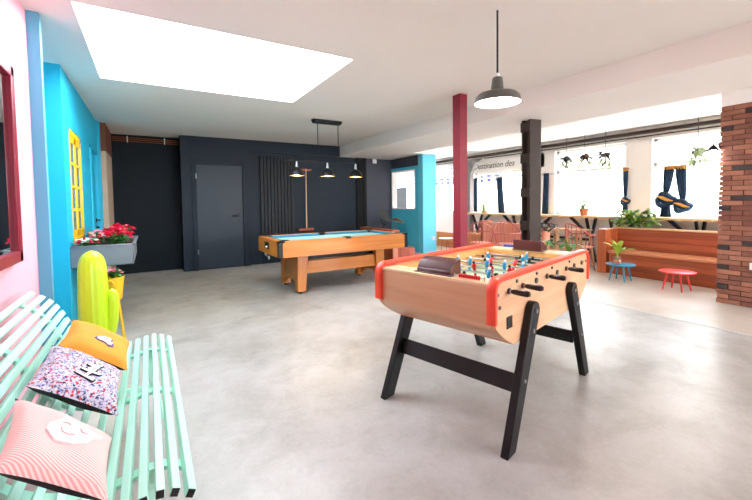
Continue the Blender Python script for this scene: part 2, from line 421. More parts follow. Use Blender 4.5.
# enclosing walls never in view
struct('wall_end', MB().box((4.4, 13.0, 0), (XF+.3, 13.2, ZC)).box((4.4, 8.05, 0), (4.6, 13.2, ZC)), 'white_paint')
w = MB(); w.box((-1.6, -3.4, 0), (XF+.3, -3.2, .8)); w.box((-1.6, -3.4, .8), (2.6, -3.2, 2.42)).box((-1.6, -3.4, 2.42), (XF+.3, -3.2, T))
for x in (2.6, 5.0, 7.4): w.box((x, -3.4, .8), (x+.3, -3.2, 2.42))
struct('wall_rear', w, 'white_paint')
struct('window_rear_fill', MB().box((2.9, -3.3, .8), (XF, -3.292, 2.42)), 'glass')  # unseen rear glazing, added to let in fill daylight
# facade with shop windows
wins = [(-2.6, -.6), (-.2, 1.5), (1.75, 3.2), (3.62, 5.05), (5.4, 7.45), (7.95, 12.6)]
WZ0, WZ1 = .9, 2.29
w = MB(); w.box((XF, -3.2, 0), (XF+.25, 13.2, WZ0)).box((XF, -3.2, WZ1), (XF+.25, 13.2, T)).box((XF, 5.3, 1.98), (XF+.25, 7.6, WZ1))
ed = [-3.2] + [v for a in wins for v in a] + [13.2]
for i in range(0, len(ed), 2): w.box((XF, ed[i], WZ0), (XF+.25, ed[i+1], WZ1))
struct('wall_facade', w, 'white_paint')
for i, (a, b) in enumerate(wins):
    f = MB(); WZ1 = 1.98 if i == 4 else 2.29
    for y in (a, b-.05): f.box((XF+.08, y, WZ0), (XF+.16, y+.05, WZ1))
    f.box((XF+.08, a, WZ0), (XF+.16, b, WZ0+.05)).box((XF+.08, a, WZ1-.05), (XF+.16, b, WZ1))
    f.box((XF+.08, a, 1.82), (XF+.16, b, 1.86))
    o = struct('window_%d' % (i+1), f, 'white_paint')
    MB().box((XF+.115, a+.05, WZ0+.05), (XF+.122, b-.05, WZ1-.05)).build('pane', 'glass', o)
# steel lintel under the terrace ceiling
lb = MB().box((XF-.14, -3.2, 2.385), (XF-.03, 13.1, 2.435)).box((XF-.09, -3.2, 2.325), (XF-.07, 13.1, 2.345))
lb.mi = 0; struct('trim_lintel', lb, 'dark_steel')
# brick wall of single bricks, one mesh
BX = 5.756; b = MB(); b.mi = 0
b.box((BX+.014, -1.2, 0), (BX+.29, 1.70, 2.3))
rnd = random.Random(3); ch = 2.3/40
for r in range(40):
    y = 1.726 - (rnd.choice((0, .006)) if r % 2 else .0); first = True
    x_end = y
    off = .11 if r % 2 else .22
    while x_end > -1.15:
        L = off if first else .215
        first = False
        y1 = x_end; y0 = y1 - L + .007; x_end = y1 - L
        b.mi = rnd.choices((1, 2, 3, 4), (5, 4, 4, 1.6))[0]
        dx = rnd.uniform(-.004, .004)
        b.box((BX+dx, y0, r*ch+.004), (BX+.05, y1, (r+1)*ch-.004))
    b.mi = rnd.choices((1, 2, 3, 4), (5, 4, 4, 1.6))[0]
    b.box((BX+.055, 1.66, r*ch+.004), (BX+.29, 1.726, (r+1)*ch-.004))
struct('wall_brick', b, ['mortar', 'brick_a', 'brick_b', 'brick_c', 'brick_d'], bevel=0)
struct('wall_above_brick', MB().box((BX+.004, -1.2, 2.3), (BX+.29, 1.722, ZC)), 'white_paint')
# ---- yellow casement window in the teal wall
wy = thing('casement_window', 'yellow painted two-leaf window set in the teal wall', 'window', (LX-.02, YW0, ZW0)); W_, H_ = YW1-YW0, ZW1-ZW0
f = MB()
for a, b in (((0, 0), (W_, .06)), ((0, H_-.06), (W_, H_)), ((0, 0), (.06, H_)), ((W_-.06, 0), (W_, H_))): f.box((-.05, a[0], a[1]), (.018, b[0], b[1]))
f.build('window_frame', 'yellow_paint', wy, bevel=.006)
for k in (0, 1):
    y0 = .06 + k*(W_/2-.06); y1 = y0 + W_/2-.06
    s = MB()
    for a, b in (((y0, .06), (y1, .13)), ((y0, H_-.13), (y1, H_-.06)), ((y0, .06), (y0+.05, H_-.06)), ((y1-.05, .06), (y1, H_-.06))): s.box((-.02, a[0], a[1]), (.015, b[0], b[1]))
    for q in (1, 2, 3): zz = .1 + (H_-.2)*q/4; s.box((-.015, y0, zz-.014), (.014, y1, zz+.014))
    o = s.build('sash', 'yellow_paint', wy, bevel=.004)
    MB().box((.004, y0+.04, .1), (.009, y1-.04, H_-.1)).build('pane', 'dark_pane', o)
# ---- teal door
d = thing('panel_door', 'teal painted door in the teal wall with a black lever handle', 'door', (LX-.03, 6.1, 0))
MB().box((-.04, .05, .005), (.0, .80, 2.0)).build('door_leaf', 'teal_paint', d, bevel=.004)
f = MB().box((-.06, 0, 0), (.045, .05, 2.04)).box((-.06, .80, 0), (.045, .85, 2.04)).box((-.06, 0, 1.99), (.045, .85, 2.04)); f.build('door_frame', 'teal_paint', d, bevel=.006)
h = MB().box((0, .68, 1.0), (.012, .72, 1.06)).tube([(0, .7, 1.03), (.05, .7, 1.03), (.05, .58, 1.03)], .011); h.build('handle', 'black_metal', d)
h = MB().box((0, .68, .9), (.012, .72, .95)).tube([(0, .7, .925), (.04, .7, .925)], .012); h.build('lock', 'black_metal', d)
# ---- navy door
d = thing('flush_door', 'dark navy flush door in the navy wall with a black lever handle', 'door', (.69, 7.73, 0))
f = MB().box((0, -.025, 0), (.075, .05, 2.055)).box((.9, -.025, 0), (.975, .05, 2.055)).box((.075, -.025, 1.98), (.9, .05, 2.055)); f.build('door_frame', 'navy_paint', d, bevel=.006)
MB().box((.075, .0, .006), (.9, .04, 1.98)).build('door_leaf', 'door_navy', d, bevel=.003)
MB().box((.79, -.012, .98), (.83, 0, 1.04)).tube([(.81, 0, 1.01), (.81, -.05, 1.01), (.69, -.05, 1.01)], .011).build('handle', 'black_metal', d)
MB().box((.795, -.012, .88), (.825, 0, .93)).tube([(.81, 0, .905), (.81, -.03, .905)], .012).build('lock', 'black_metal', d)
for z in (.3, 1.72): MB().tube([(.072, -.03, z), (.072, -.03, z+.09)], .01).build('hinge', 'steel', d)
# ---- copper pipes along the recess
for k, z in enumerate((2.45, 2.415, 2.38)):
    pp = MB().tube([(-.52, 8.09-.012*k, z), (.52, 8.09-.012*k, z-.01)], .007, 8); pp.mi = 1
    for x in (-.3, .28): pp.box((x, 8.05, z-.018), (x+.015, 8.12, z+.018))
    tag(pp.build('copper_pipe', ['copper', 'white_plastic']), ['uppermost of three copper pipes under the ceiling of the dark recess', 'middle of three copper pipes under the ceiling of the dark recess', 'lowest of three copper pipes under the ceiling of the dark recess'][k], 'pipe', 'copper pipes in the recess')
# ---- wall bits
o = tag(MB().box((4.61, 7.775, 2.16), (4.72, 7.8, 2.26)).build('wall_sensor', 'white_plastic', bevel=.006), 'small white sensor box high on the grey wall', 'sensor')
def socket(loc, rz, label):
    t = thing('power_socket', label, 'socket', loc, rz)
    MB().box((-.04, -.012, -.04), (.04, 0, .04)).build('cover_plate', 'white_plastic', t, bevel=.004)
    MB().lathe([(.02, 0), (.02, .004), (.016, .004), (.016, .001)], n=16, mat=Matrix.Translation((0, -.011, 0)) @ Matrix.Rotation(PI/2, 4, 'X')).build('outlet', 'patch_white', t)
socket((5.43, 6.55, .41), 0, 'white wall socket low on the light blue pillar')
socket((BX-.004, 1.40, .47), -PI/2, 'white socket low on the brick wall')

# ================================================================== MINT BENCH
bp = [(-.555, .783), (-.512, .757), (-.477, .728), (-.449, .694), (-.426, .655), (-.406, .612), (-.385, .566), (-.36, .522), (-.327, .483), (-.285, .454), (-.237, .432), (-.18, .420), (-.127, .421), (-.085, .430), (-.042, .440), (.001, .444), (.041, .434), (.082, .414)]
YB0, YB1 = 1.2, 2.7; XB = 0
bench = thing('slatted_bench', 'mint green bench of long curved slats against the pink wall', 'bench', (-.25, 1.92, 0)); OB = V(-.25, 1.92, 0)
tan = []
for i in range(len(bp)):
    a, c = bp[max(0, i-1)], bp[min(len(bp)-1, i+1)]; d = V(c[0]-a[0], 0, c[1]-a[1]).normalized(); tan.append(d)
nor = [V(-d.z, 0, d.x) if V(-d.z, 0, d.x).dot(V(1, 0, 1)) > 0 else V(d.z, 0, -d.x) for d in tan]
for i, (x, z) in enumerate(bp):
    cpt = V(x, 0, z) - nor[i]*.011; w2, h2 = (.0135 if i < 9 else .0118), (.011 if i < 9 else .0135)
    s = MB(); q = []
    for y in (YB0, YB1):
        for a, b in ((-1, -1), (1, -1), (1, 1), (-1, 1)): q.append(cpt + tan[i]*w2*a + nor[i]*h2*b + V(0, y, 0) - OB)
    s.faces(q, [(0, 1, 2, 3), (7, 6, 5, 4), (0, 4, 5, 1), (1, 5, 6, 2), (2, 6, 7, 3), (3, 7, 4, 0)])
    o = s.build('slat', 'mint', bench, bevel=.0025)
    for y, sg in ((YB0, -1), (YB1, 1)):
        q = [cpt + tan[i]*w2*.86*a + nor[i]*h2*.86*b + V(0, y + dy, 0) - OB for dy in ((sg*.0012), (sg*-.003)) for a, b in ((-1, -1), (1, -1), (1, 1), (-1, 1))]
        MB().faces(q, [(0, 1, 2, 3), (7, 6, 5, 4), (0, 4, 5, 1), (1, 5, 6, 2), (2, 6, 7, 3), (3, 7, 4, 0)]).build('end_cap', 'black_plastic', o, smooth=False)
for y in (1.37, 1.94, 2.5):
    s = MB(); rows = []
    for i, (x, z) in enumerate(bp):
        cc = V(x, 0, z) - nor[i]*.0225
        rows.append([cc + V(0, y-.02, 0) - OB, cc + V(0, y+.02, 0) - OB, cc - nor[i]*.012 + V(0, y+.02, 0) - OB, cc - nor[i]*.012 + V(0, y-.02, 0) - OB, cc + V(0, y-.02, 0) - OB])
    s.grid(rows).build('cross_rail', 'mint', bench)
for y in (1.37, 2.5):
    for top, foot in (((-.03, .405), (.02, .0)), ((-.40, .56), (-.5, 0))):
        MB().bar((top[0]-OB.x, y-OB.y, top[1]), (foot[0]-OB.x, y-OB.y, foot[1]), .035, .035, (0, 1, 0)).build('leg', 'mint', bench, bevel=.004)
    MB().bar((-.02-OB.x, y-OB.y, .2), (-.455-OB.x, y-OB.y, .2), .03, .03).build('stretcher', 'mint', bench, bevel=.003)
# cushions
def cushion(name_label, c, ex, ey, cor, h, front, back):
    ex, ey = V(*ex).normalized(), V(*ey); ey = (ey - ex*ey.dot(ex)).normalized(); n = ex.cross(ey)
    t = thing('cushion', name_label, 'cushion', (0, 0, 0), 0, 'cushions on the mint bench')
    t.matrix_world = Matrix(((ex.x, ey.x, n.x, c[0]), (ex.y, ey.y, n.y, c[1]), (ex.z, ey.z, n.z, c[2]), (0, 0, 0, 1)))
    TL, TR, BR, BL = [V(q[0], q[1]) for q in cor]
    def pt(u, v, s):
        # u runs from the wall to the front of the seat, v towards the far end of the bench
        pin = .07; u2 = u*(1 - pin*(1-v*v)); v2 = v*(1 - pin*(1-u*u)); a, b = (u2+1)/2, (v2+1)/2
        q = (BL*(1-a) + BR*a)*(1-b) + (TL*(1-a) + TR*a)*b
        k = max(0, (1-u**4)*(1-v**4)); zz = s*h*(k**.55) + .003*math.sin(5*u+3*v)*k + .002*math.sin(9*v-4*u)*k
        return V(q.x, q.y, zz)
    def top(x, y):
        u = v = 0.0
        for _ in range(12):
            q = pt(u, v, 1); u += (x-q.x)/.15; v += (y-q.y)/.2
        return pt(u, v, 1).z
    nn = 22
    for nm, s, m in (('front_cover', 1, front), ('back_cover', -1, back)):
        MB().grid([[pt(-1+2*i/nn, -1+2*j/nn, s) for i in range(nn+1)] for j in range(nn+1)]).build(nm, m, t, label=('black back cover' if s < 0 else None))
    return t, top
def patch(poly, top, z=.004):
    s = MB(); c = V(sum(p[0] for p in poly)/len(poly), sum(p[1] for p in poly)/len(poly), 0)
    P3 = lambda x, y, zz: V(x, y, top(x, y) + zz)
    n = len(poly); tp = [P3(*p, z) for p in poly]; bot = [P3(*p, -.002) for p in poly]; mid = [P3(c.x+(p[0]-c.x)*.5, c.y+(p[1]-c.y)*.5, z) for p in poly]
    s.faces(tp + bot + mid + [P3(c.x, c.y, z)], [(i, (i+1) % n, n+(i+1) % n, n+i) for i in range(n)] + [(i, (i+1) % n, 2*n+(i+1) % n, 2*n+i) for i in range(n)] + [(2*n+i, 2*n+(i+1) % n, 3*n) for i in range(n)])
    return s
def xf(poly, ang, c, k=1): return [(c[0]+k*(x*math.cos(ang)-y*math.sin(ang)), c[1]+k*(x*math.sin(ang)+y*math.cos(ang))) for x, y in poly]
def drape_text(name, txt, size, mat, par, top, cx, cy, rot, z, grow=0, **kw):
    bm = bmesh.new(); Rm = Matrix.Rotation(rot, 3, 'Z')
    offs = [(0, 0)] if not grow else [(grow*math.cos(a), grow*math.sin(a)) for a in [k*PI/4 for k in range(8)]]
    for dx, dy in offs:
        me = text_mesh(txt, size, extrude=0, **kw); k0 = len(bm.verts); bm.from_mesh(me); bm.verts.ensure_lookup_table()
        for v in bm.verts[k0:]:
            q = Rm @ V(v.co.x, v.co.y, 0) + V(cx+dx, cy+dy, 0); v.co = V(q.x, q.y, top(q.x, q.y) + z)
        bpy.data.meshes.remove(me)
    me = bpy.data.meshes.new(name); bm.to_mesh(me); bm.free(); me.materials.append(M[mat])
    o = bpy.data.objects.new(name, me); COL.objects.link(o); o.parent = par
    md = o.modifiers.new('solid', 'SOLIDIFY'); md.thickness = .0012; return o
t, tp = cushion('mustard orange cushion with a small hand patch, farthest along the mint bench', (-.2285, 2.1945, .592), (.834, -.219, -.506), (.187, .976, -.114), [(-.193, .189), (.1, .187), (.192, -.187), (-.1, -.189)], .042, 'mustard', 'black_cloth')
hand = [(-.034, .012), (-.026, -.012), (-.006, -.022), (.012, -.020), (.040, -.030), (.052, -.022), (.046, -.010), (.022, .002), (.024, .014), (.020, .026), (.008, .036), (-.008, .034), (-.022, .034), (-.028, .022)]
hc = (0.02, -.055)
patch(xf(hand, -.25, hc, 1.28), tp, .003).build('patch_outline', 'patch_violet', t, smooth=False, label='dark outline of the hand patch')
pb = patch(xf(hand, -.25, hc, 1.02), tp, .006).build('hand_patch', 'patch_white', t, smooth=False, label='white embroidered pointing hand')
fl = MB()
for k in range(3): fl.tube([(x, y, tp(x, y)+.006) for x, y in xf([(-.014, .004+.011*k), (0, .004+.010*k), (.016, .004+.009*k)], -.25, hc)], .0015, 6)
fl.build('finger_line', 'patch_violet', pb)
t, tp = cushion('floral print cushion with white lettering, middle of the three on the mint bench', (-.24125, 1.7755, .5995), (.833, -.225, -.506), (.192, .974, -.118), [(-.192, .199), (.094, .187), (.195, -.187), (-.097, -.199)], .042, 'floral', 'black_cloth')
for mt, z, gr in (('black_cloth', .003, .006), ('patch_white', .006, .0018)):
    for txt, cx, cy, sz in (('H', .026, -.07, .1), ('ello', .018, .01, .058)):
        drape_text('lettering' if mt == 'patch_white' else 'lettering_outline', txt, sz, mt, t, tp, cx, cy, PI/2-.1, z, gr, shear=.2)
t, tp = cushion('pale pink striped cushion with a white face patch, nearest on the mint bench', (-.23, 1.2975, .59275), (.819, -.284, -.498), (.242, .959, -.148), [(-.211, .162), (.091, .137), (.187, -.137), (-.067, -.162)], .036, 'ticking', 'black_cloth')
face = [(-.052, .056), (-.042, .03), (-.048, .0), (-.034, -.026), (0, -.038), (.034, -.028), (.052, -.004), (.048, .022), (.054, .05), (.03, .038), (0, .044), (-.028, .038)]
cf = (-.004, .012); fa = -.25
fp = patch(xf(face, fa, cf, 1.25), tp, .005).build('face_patch', 'patch_white', t, smooth=False, label='white face-shaped fabric patch')
st = MB()
for seg in ([(-.018, -.002), (-.008, -.012), (.006, -.012), (.016, -.004)], [(-.03, .016), (-.02, .02), (-.012, .016)], [(.012, .018), (.022, .012), (.032, .018)]): st.tube([(x, y, tp(x, y)+.0058) for x, y in xf(seg, fa, cf, 1.25)], .0015, 6)
st.build('stitching', 'thread_pink', fp)

# ================================================================== MIRROR, CACTUS, PLANTER
t = thing('wall_mirror', 'tall mirror in a red frame hung on the pink wall', 'mirror', (LX, 2.25, .95))
f = MB(); y0, y1, z1 = -.5, .5, 1.04
for a, b in (((y0, 0), (y1, .06)), ((y0, z1-.06), (y1, z1)), ((y0, 0), (y0+.06, z1)), ((y1-.06, 0), (y1, z1))): f.box((0, a[0], a[1]), (.04, b[0], b[1]))
f.build('mirror_frame', 'mirror_frame', t, bevel=.006)
MB().box((.004, y0+.04, .04), (.02, y1-.04, z1-.04)).build('mirror_glass', 'mirror', t)
MB().tube([(.01, -.5, 1.09), (.01, .5, 1.062)], .005, 6).build('thin_black_line', 'black_metal', t)  # thin black line just above the frame
# cactus
def ribbed(pts, rads, ribs=14, depth=.06, n=56):
    s = MB(); pts = [V(*p) for p in pts]; rings = []; prev = None
    for i, p in enumerate(pts):
        d = (pts[min(i+1, len(pts)-1)] - pts[max(i-1, 0)]).normalized()
        u = V(1, 0, 0) - d*d.x if prev is None else prev - d*prev.dot(d); u.normalize(); prev = u; w = d.cross(u)
        rings.append([s.bm.verts.new(p + (u*math.cos(a) + w*math.sin(a))*rads[i]*(1 + depth*math.cos(ribs*a))) for a in [k*2*PI/n for k in range(n)]])
    for a, b in zip(rings, rings[1:]):
        for k in range(n): s.bm.faces.new((a[k], a[(k+1) % n], b[(k+1) % n], b[k]))
    s.bm.faces.new(rings[0][::-1]); s.bm.faces.new(rings[-1]); return s
t = thing('cactus_ornament', 'lime green ribbed plastic cactus standing behind the mint bench', 'cactus', (-.358, 3.3, 0))
zz = [0, .02, .3, .6, .78, .84, .88, .905, .922, .93]; rr = [.08, .089, .092, .088, .083, .078, .067, .05, .028, .004]
ribbed([(0, 0, z) for z in zz], rr, 16, .028).build('stem', 'lime', t)
ap = [(.03, 0, .27), (.06, 0, .29), (.088, 0, .34), (.102, 0, .42), (.108, 0, .52), (.11, 0, .60), (.11, 0, .63), (.11, 0, .645)]
ribbed(ap, [.03, .036, .039, .04, .04, .037, .026, .004], 10, .03, 40).build('arm', 'lime', t)
# zinc window box
t = thing('window_box', 'grey zinc window box on the teal wall under the yellow window', 'planter', (-.385, 4.95, .665))
s = MB(); x0, x1, y0, y1, hh = -.25, .24, -.55, .5, .192
s.box((x0, y0, 0), (x1, y1, .01)); 
for a, b in (((x0, y0), (x1, y0+.008)), ((x0, y1-.008), (x1, y1)), ((x0, y0), (x0+.008, y1)), ((x1-.008, y0), (x1, y1))): s.box((a[0], a[1], 0), (b[0], b[1], hh))
s.build('trough', 'zinc', t, bevel=.003)
s = MB()
for a, b in (((x0, y0-.006), (x1+.02, y0+.012)), ((x0, y1-.012), (x1+.02, y1+.006)), ((x0, y0-.006), (x0+.012, y1)), ((x1-.01, y0-.006), (x1+.02, y1))): s.box((a[0], a[1], hh), (b[0], b[1], hh+.012))
s.build('rim', 'zinc', t, bevel=.003)
MB().box((x0+.009, y0+.009, .01), (x1-.009, y1-.009, hh-.03)).build('soil', 'soil', t)
def blossoms(s, cs, r, rng):
    for c in cs:
        for k in range(9):
            a = rng.uniform(0, 2*PI); e = rng.uniform(-.1, 1.3); d = V(math.cos(a)*math.cos(e), math.sin(a)*math.cos(e), math.sin(e))
            s.leaf(V(*c)+d*r*.2, d, r, r*.9, .25, 3)
def flower_plant(loc, w, h, seed, label, petals, group, leafm='leaf', nb=14):
    rng = random.Random(seed); t = thing('flowering_plant', label, 'plant', loc, 0, group)
    fo = MB()
    for k in range(70):
        a = rng.uniform(0, 2*PI); e = rng.uniform(.1, 1.3); r = rng.uniform(.0, w*.6); d = V(math.cos(a)*math.cos(e), math.sin(a)*math.cos(e), math.sin(e))
        fo.leaf((r*math.cos(a), r*math.sin(a), rng.uniform(.01, h*.75)), d, rng.uniform(.05, .085), rng.uniform(.03, .05), .4, 3)
    fo.build('foliage', leafm, t)
    for pm, frac in petals:
        s = MB(); cs = []
        for k in range(int(nb*frac)):
            a = rng.uniform(0, 2*PI); r = w*math.sqrt(rng.random()); cs.append((r*math.cos(a), r*math.sin(a), h*(1-.35*(r/w)**2)*rng.uniform(.8, 1.05)))
        blossoms(s, cs, .032, rng); s.build('blossom', pm, t)
    st = MB()
    for k in range(8): a = k*PI/4; st.tube([(0, 0, -.02), (w*.3*math.cos(a), w*.3*math.sin(a), h*.5), (w*.6*math.cos(a), w*.6*math.sin(a), h*.85)], .004, 5)
    st.build('stem', leafm, t)
g = 'flowering plants in the zinc window box'; zs = .665+.165
flower_plant((-.29, 4.56, zs), .13, .17, 1, 'red flowering plant at the front of the zinc window box', [('petal_red', 1.0)], g, nb=30)
flower_plant((-.52, 4.52, zs), .09, .09, 2, 'white and red low flowers at the wall end of the zinc window box front', [('petal_white', .6), ('petal_red', .5)], g)
flower_plant((-.27, 4.95, zs), .14, .2, 3, 'red flowering plant in the middle of the zinc window box', [('petal_red', 1.0)], g, nb=30)
flower_plant((-.5, 4.95, zs), .09, .14, 4, 'white and pink flowers in the zinc window box beside the yellow window', [('petal_white', .5), ('petal_pink', .5)], g)
flower_plant((-.36, 5.28, zs), .12, .17, 5, 'red flowering plant at the far end of the zinc window box', [('petal_red', .9)], g)
# yellow bucket on a stand
t = thing('bucket_stand', 'yellow metal flower bucket on a slim yellow stand below the zinc box', 'plant stand', (-.30, 4.1, 0))
MB().lathe([(.062, .40), (.066, .402), (.088, .60), (.088, .605), (.084, .605), (.062, .41)]).build('bucket', 'yellow_metal', t)
MB().tube([(.088*math.cos(a)-0.02, -.088, .56+.03*math.sin(a)) if False else (-.02+.028*math.cos(a), -.09, .555+.028*math.sin(a)) for a in [k*2*PI/16 for k in range(17)]], .007, 8).build('handle', 'yellow_metal', t)
for k in range(4):
    a = PI/4+k*PI/2; MB().tube([(.05*math.cos(a), .05*math.sin(a), .405), (.1*math.cos(a), .1*math.sin(a), .012)], .007, 8).build('leg', 'yellow_metal', t)
MB().tube([(.1*math.cos(PI/4+k*PI/2), .1*math.sin(PI/4+k*PI/2), .01) for k in (0, 1, 2, 3, 4)], .007, 8).build('base_ring', 'yellow_metal', t)
flower_plant((-.30, 4.1, .6), .07, .05, 9, 'small pink flowers growing in the yellow bucket', [('petal_pink', .8)], None, nb=10)

# ================================================================== POOL TABLE
X0, X1, Y0, Y1, ZT, ZS = 1.40, 3.42, 4.745, 5.825, .75, .535
pt_ = thing('pool_table', 'orange wood pool table with teal cloth under the triple lamp', 'pool table', (2.395, 5.285, 0)); O = V(2.395, 5.285, 0)
def L_(x, y, z): return (x-O.x, y-O.y, z)
MB().box(L_(X0+.03, Y0, ZS), L_(X1-.03, Y0+.03, ZT-.02)).build('side_apron', 'cherry', pt_, bevel=.004)
MB().box(L_(X0+.03, Y1-.03, ZS), L_(X1-.03, Y1, ZT-.02)).build('side_apron', 'cherry', pt_, bevel=.004)
MB().box(L_(X0, Y0+.03, ZS), L_(X0+.03, Y1-.03, ZT-.02)).build('end_apron', 'cherry_end', pt_, bevel=.004)
MB().box(L_(X1-.03, Y0+.03, ZS), L_(X1, Y1-.03, ZT-.02)).build('end_apron', 'cherry_end', pt_, bevel=.004)
RW = .10
xm = (X0+X1)/2
for a, b, m in (((X0+.06, Y0), (xm-.05, Y0+RW), 'cherry'), ((xm+.05, Y0), (X1-.06, Y0+RW), 'cherry'), ((X0+.06, Y1-RW), (xm-.05, Y1), 'cherry'), ((xm+.05, Y1-RW), (X1-.06, Y1), 'cherry'), ((X0, Y0+.06), (X0+RW, Y1-.06), 'cherry_end'), ((X1-RW, Y0+.06), (X1, Y1-.06), 'cherry_end')):
    MB().box(L_(a[0], a[1], ZT-.022), L_(b[0], b[1], ZT)).build('top_rail', m, pt_, bevel=.005)
for x, y, sx, sy in ((X0, Y0, 1, 1), (X1, Y0, -1, 1), (X0, Y1, 1, -1), (X1, Y1, -1, -1)):
    s = MB(); ax = sorted((x-.004*sx, x+.055*sx)); ay = sorted((y-.004*sy, y+.055*sy))
    s.box(L_(ax[0], ay[0], ZS), L_(ax[1], ay[1], ZT+.003)); bx = sorted((x+.055*sx, x+.085*sx)); by = sorted((y+.055*sy, y+.085*sy))
    s.box(L_(min(ax[0], bx[0]), ay[0], ZT-.02), L_(max(ax[1], bx[1]), ay[1], ZT+.003)).box(L_(ax[0], min(ay[0], by[0]), ZT-.02), L_(ax[1], max(ay[1], by[1]), ZT+.003))
    s.build('corner_cap', 'black_plastic', pt_, bevel=.004)
MB().box(L_(X0+.03, Y0+.03, ZT-.07), L_(X1-.03, Y1-.03, ZT-.035)).build('cloth_bed', 'table_cloth', pt_)
cw = .045
for a, b in (((X0+.17, Y0+RW), (xm-.06, Y0+RW+cw)), ((xm+.06, Y0+RW), (X1-.17, Y0+RW+cw)), ((X0+.17, Y1-RW-cw), (xm-.06, Y1-RW)), ((xm+.06, Y1-RW-cw), (X1-.17, Y1-RW)), ((X0+RW, Y0+.17), (X0+RW+cw, Y1-.17)), ((X1-RW-cw, Y0+.17), (X1-RW, Y1-.17))):
    MB().box(L_(a[0], a[1], ZT-.035), L_(b[0], b[1], ZT-.002)).build('cushion_rail', 'cushion_cloth', pt_, bevel=.01)
for x, y in ((X0+.115, Y0+.115), (xm, Y0+.075), (X1-.115, Y0+.115), (X0+.115, Y1-.115), (xm, Y1-.075), (X1-.115, Y1-.115)):
    MB().lathe([(.03, -.1), (.052, -.08), (.055, -.03), (.066, -.001), (.066, .004), (.058, .006), (.05, -.002), (.046, -.06), (.0, -.085)], L_(x, y, ZT), 20).build('pocket', 'black_plastic', pt_)
MB().box(L_(X0+.4, Y0+.34, .44), L_(X1-.4, Y1-.34, ZS+.02)).build('underframe_shade', 'black_wood', pt_)  # black inset panel, its colour also painting the shadow below the apron
for xa, sg in ((1.70, 1), (3.09, -1)):
    q = []
    xo, xi = xa, xa + sg*.155
    for yy, sy in ((4.905, 1), (5.665, -1)):
        s = MB(); lo, hi = sorted((xo, xi)); xi2 = xa + sg*.115; lo2, hi2 = sorted((xo, xi2)); ya, yb = sorted((yy, yy + sy*.11))
        vs = [L_(lo2, ya, .03), L_(hi2, ya, .03), L_(hi2, yb, .03), L_(lo2, yb, .03), L_(lo, ya, ZS), L_(hi, ya, ZS), L_(hi, yb, ZS), L_(lo, yb, ZS)]
        s.faces([V(*v) for v in vs], [(3, 2, 1, 0), (4, 5, 6, 7), (0, 1, 5, 4), (1, 2, 6, 5), (2, 3, 7, 6), (3, 0, 4, 7)])
        lg = s.build('leg', 'cherry_leg', pt_, bevel=.004)
        MB().lathe([(.03, 0), (.032, .008), (.02, .014), (.014, .016), (.014, .035)], L_((lo2+hi2)/2, (ya+yb)/2, 0), 16).build('foot', 'black_plastic', lg)
    poly = [(5.015-O.y, ZS), (5.555-O.y, ZS), (5.555-O.y, .06)] + [(5.285-O.y + .23*math.cos(a), .06 + .1*math.sin(a)) for a in [k*PI/10 for k in range(11)]] + [(5.015-O.y, .06)]
    lo, hi = sorted((xa+sg*.02, xa+sg*.05)); MB().prism(poly, 0, lo-O.x, hi-O.x).build('end_panel', 'cherry_end', pt_)
for yy in (4.95, 5.59): MB().box(L_(1.83, yy, .265), L_(2.96, yy+.03, .44)).build('stretcher', 'cherry', pt_, bevel=.004)
cp = MB().box(L_(X0-.006, 5.2, .605), L_(X0+.002, 5.42, .705)).build('coin_plate', 'black_plastic', pt_, bevel=.004)
MB().tube([L_(X0-.004, 5.27, .64), L_(X0-.03, 5.27, .638)], .014, 10).build('coin_knob', 'white_plastic', cp)
for yy, z in ((5.58, .50), (5.42, .47)):
    s = MB().tube([L_(X0+.05, yy, ZS+.03), L_(X0+.05, yy, z)], .008, 8).tube([L_(X0+.05, yy, z), L_(X0+.05, yy, z-.07)], .005, 8)
    o = s.build('hanging_hook', 'black_metal', pt_)
    MB().tube([L_(X0+.05, yy, z+.015), L_(X0+.05, yy-.03, z-.02)], .014, 10).build('hook_tip', 'white_plastic', o)
# triple lamp
t = thing('billiard_lamp', 'black triple lamp with small cone shades hung over the pool table', 'lamp', (2.38, 5.38, ZC))
lx = lambda x, y, z: (x-2.38, y-5.38, z-ZC)
MB().prism([(-.245, 0), (.245, 0), (.22, -.055), (-.22, -.055)], 1, -.05, .05).build('ceiling_plate', 'black_metal', t, bevel=.008)
for x in (2.225, 2.565): MB().tube([lx(x, 5.38, 2.45), lx(x, 5.38, 1.868)], .006, 8).build('hanging_rod', 'black_metal', t)
MB().tube([lx(1.74, 5.38, 1.862), lx(2.885, 5.38, 1.862)], .012, 10).build('crossbar', 'black_metal', t)
for x in (1.885, 2.375, 2.866):
    so = MB().tube([lx(x, 5.38, 1.86), lx(x, 5.38, 1.775)], [.012, .022], 12).build('lamp_holder', 'steel', t)
    sh = MB().lathe([(.022, .125), (.034, .116), (.075, .088), (.1, .055), (.112, .015), (.115, 0), (.109, 0), (.096, .05), (.07, .08), (.018, .11)], lx(x, 5.38, 1.645), 28).build('lamp_shade', 'black_metal', t)
    MB().lathe([(0, .004), (.1, .004), (.1, .010), (.03, .05), (0, .052)], lx(x, 5.38, 1.645), 24).build('bulb', 'pool_glow', sh)
    MB().lathe([(.107, .003), (.094, .05), (.068, .08), (.02, .108), (.018, .106), (.066, .077), (.092, .047), (.105, .004)], lx(x, 5.38, 1.643), 28).build('shade_lining', 'gold_inner', sh)
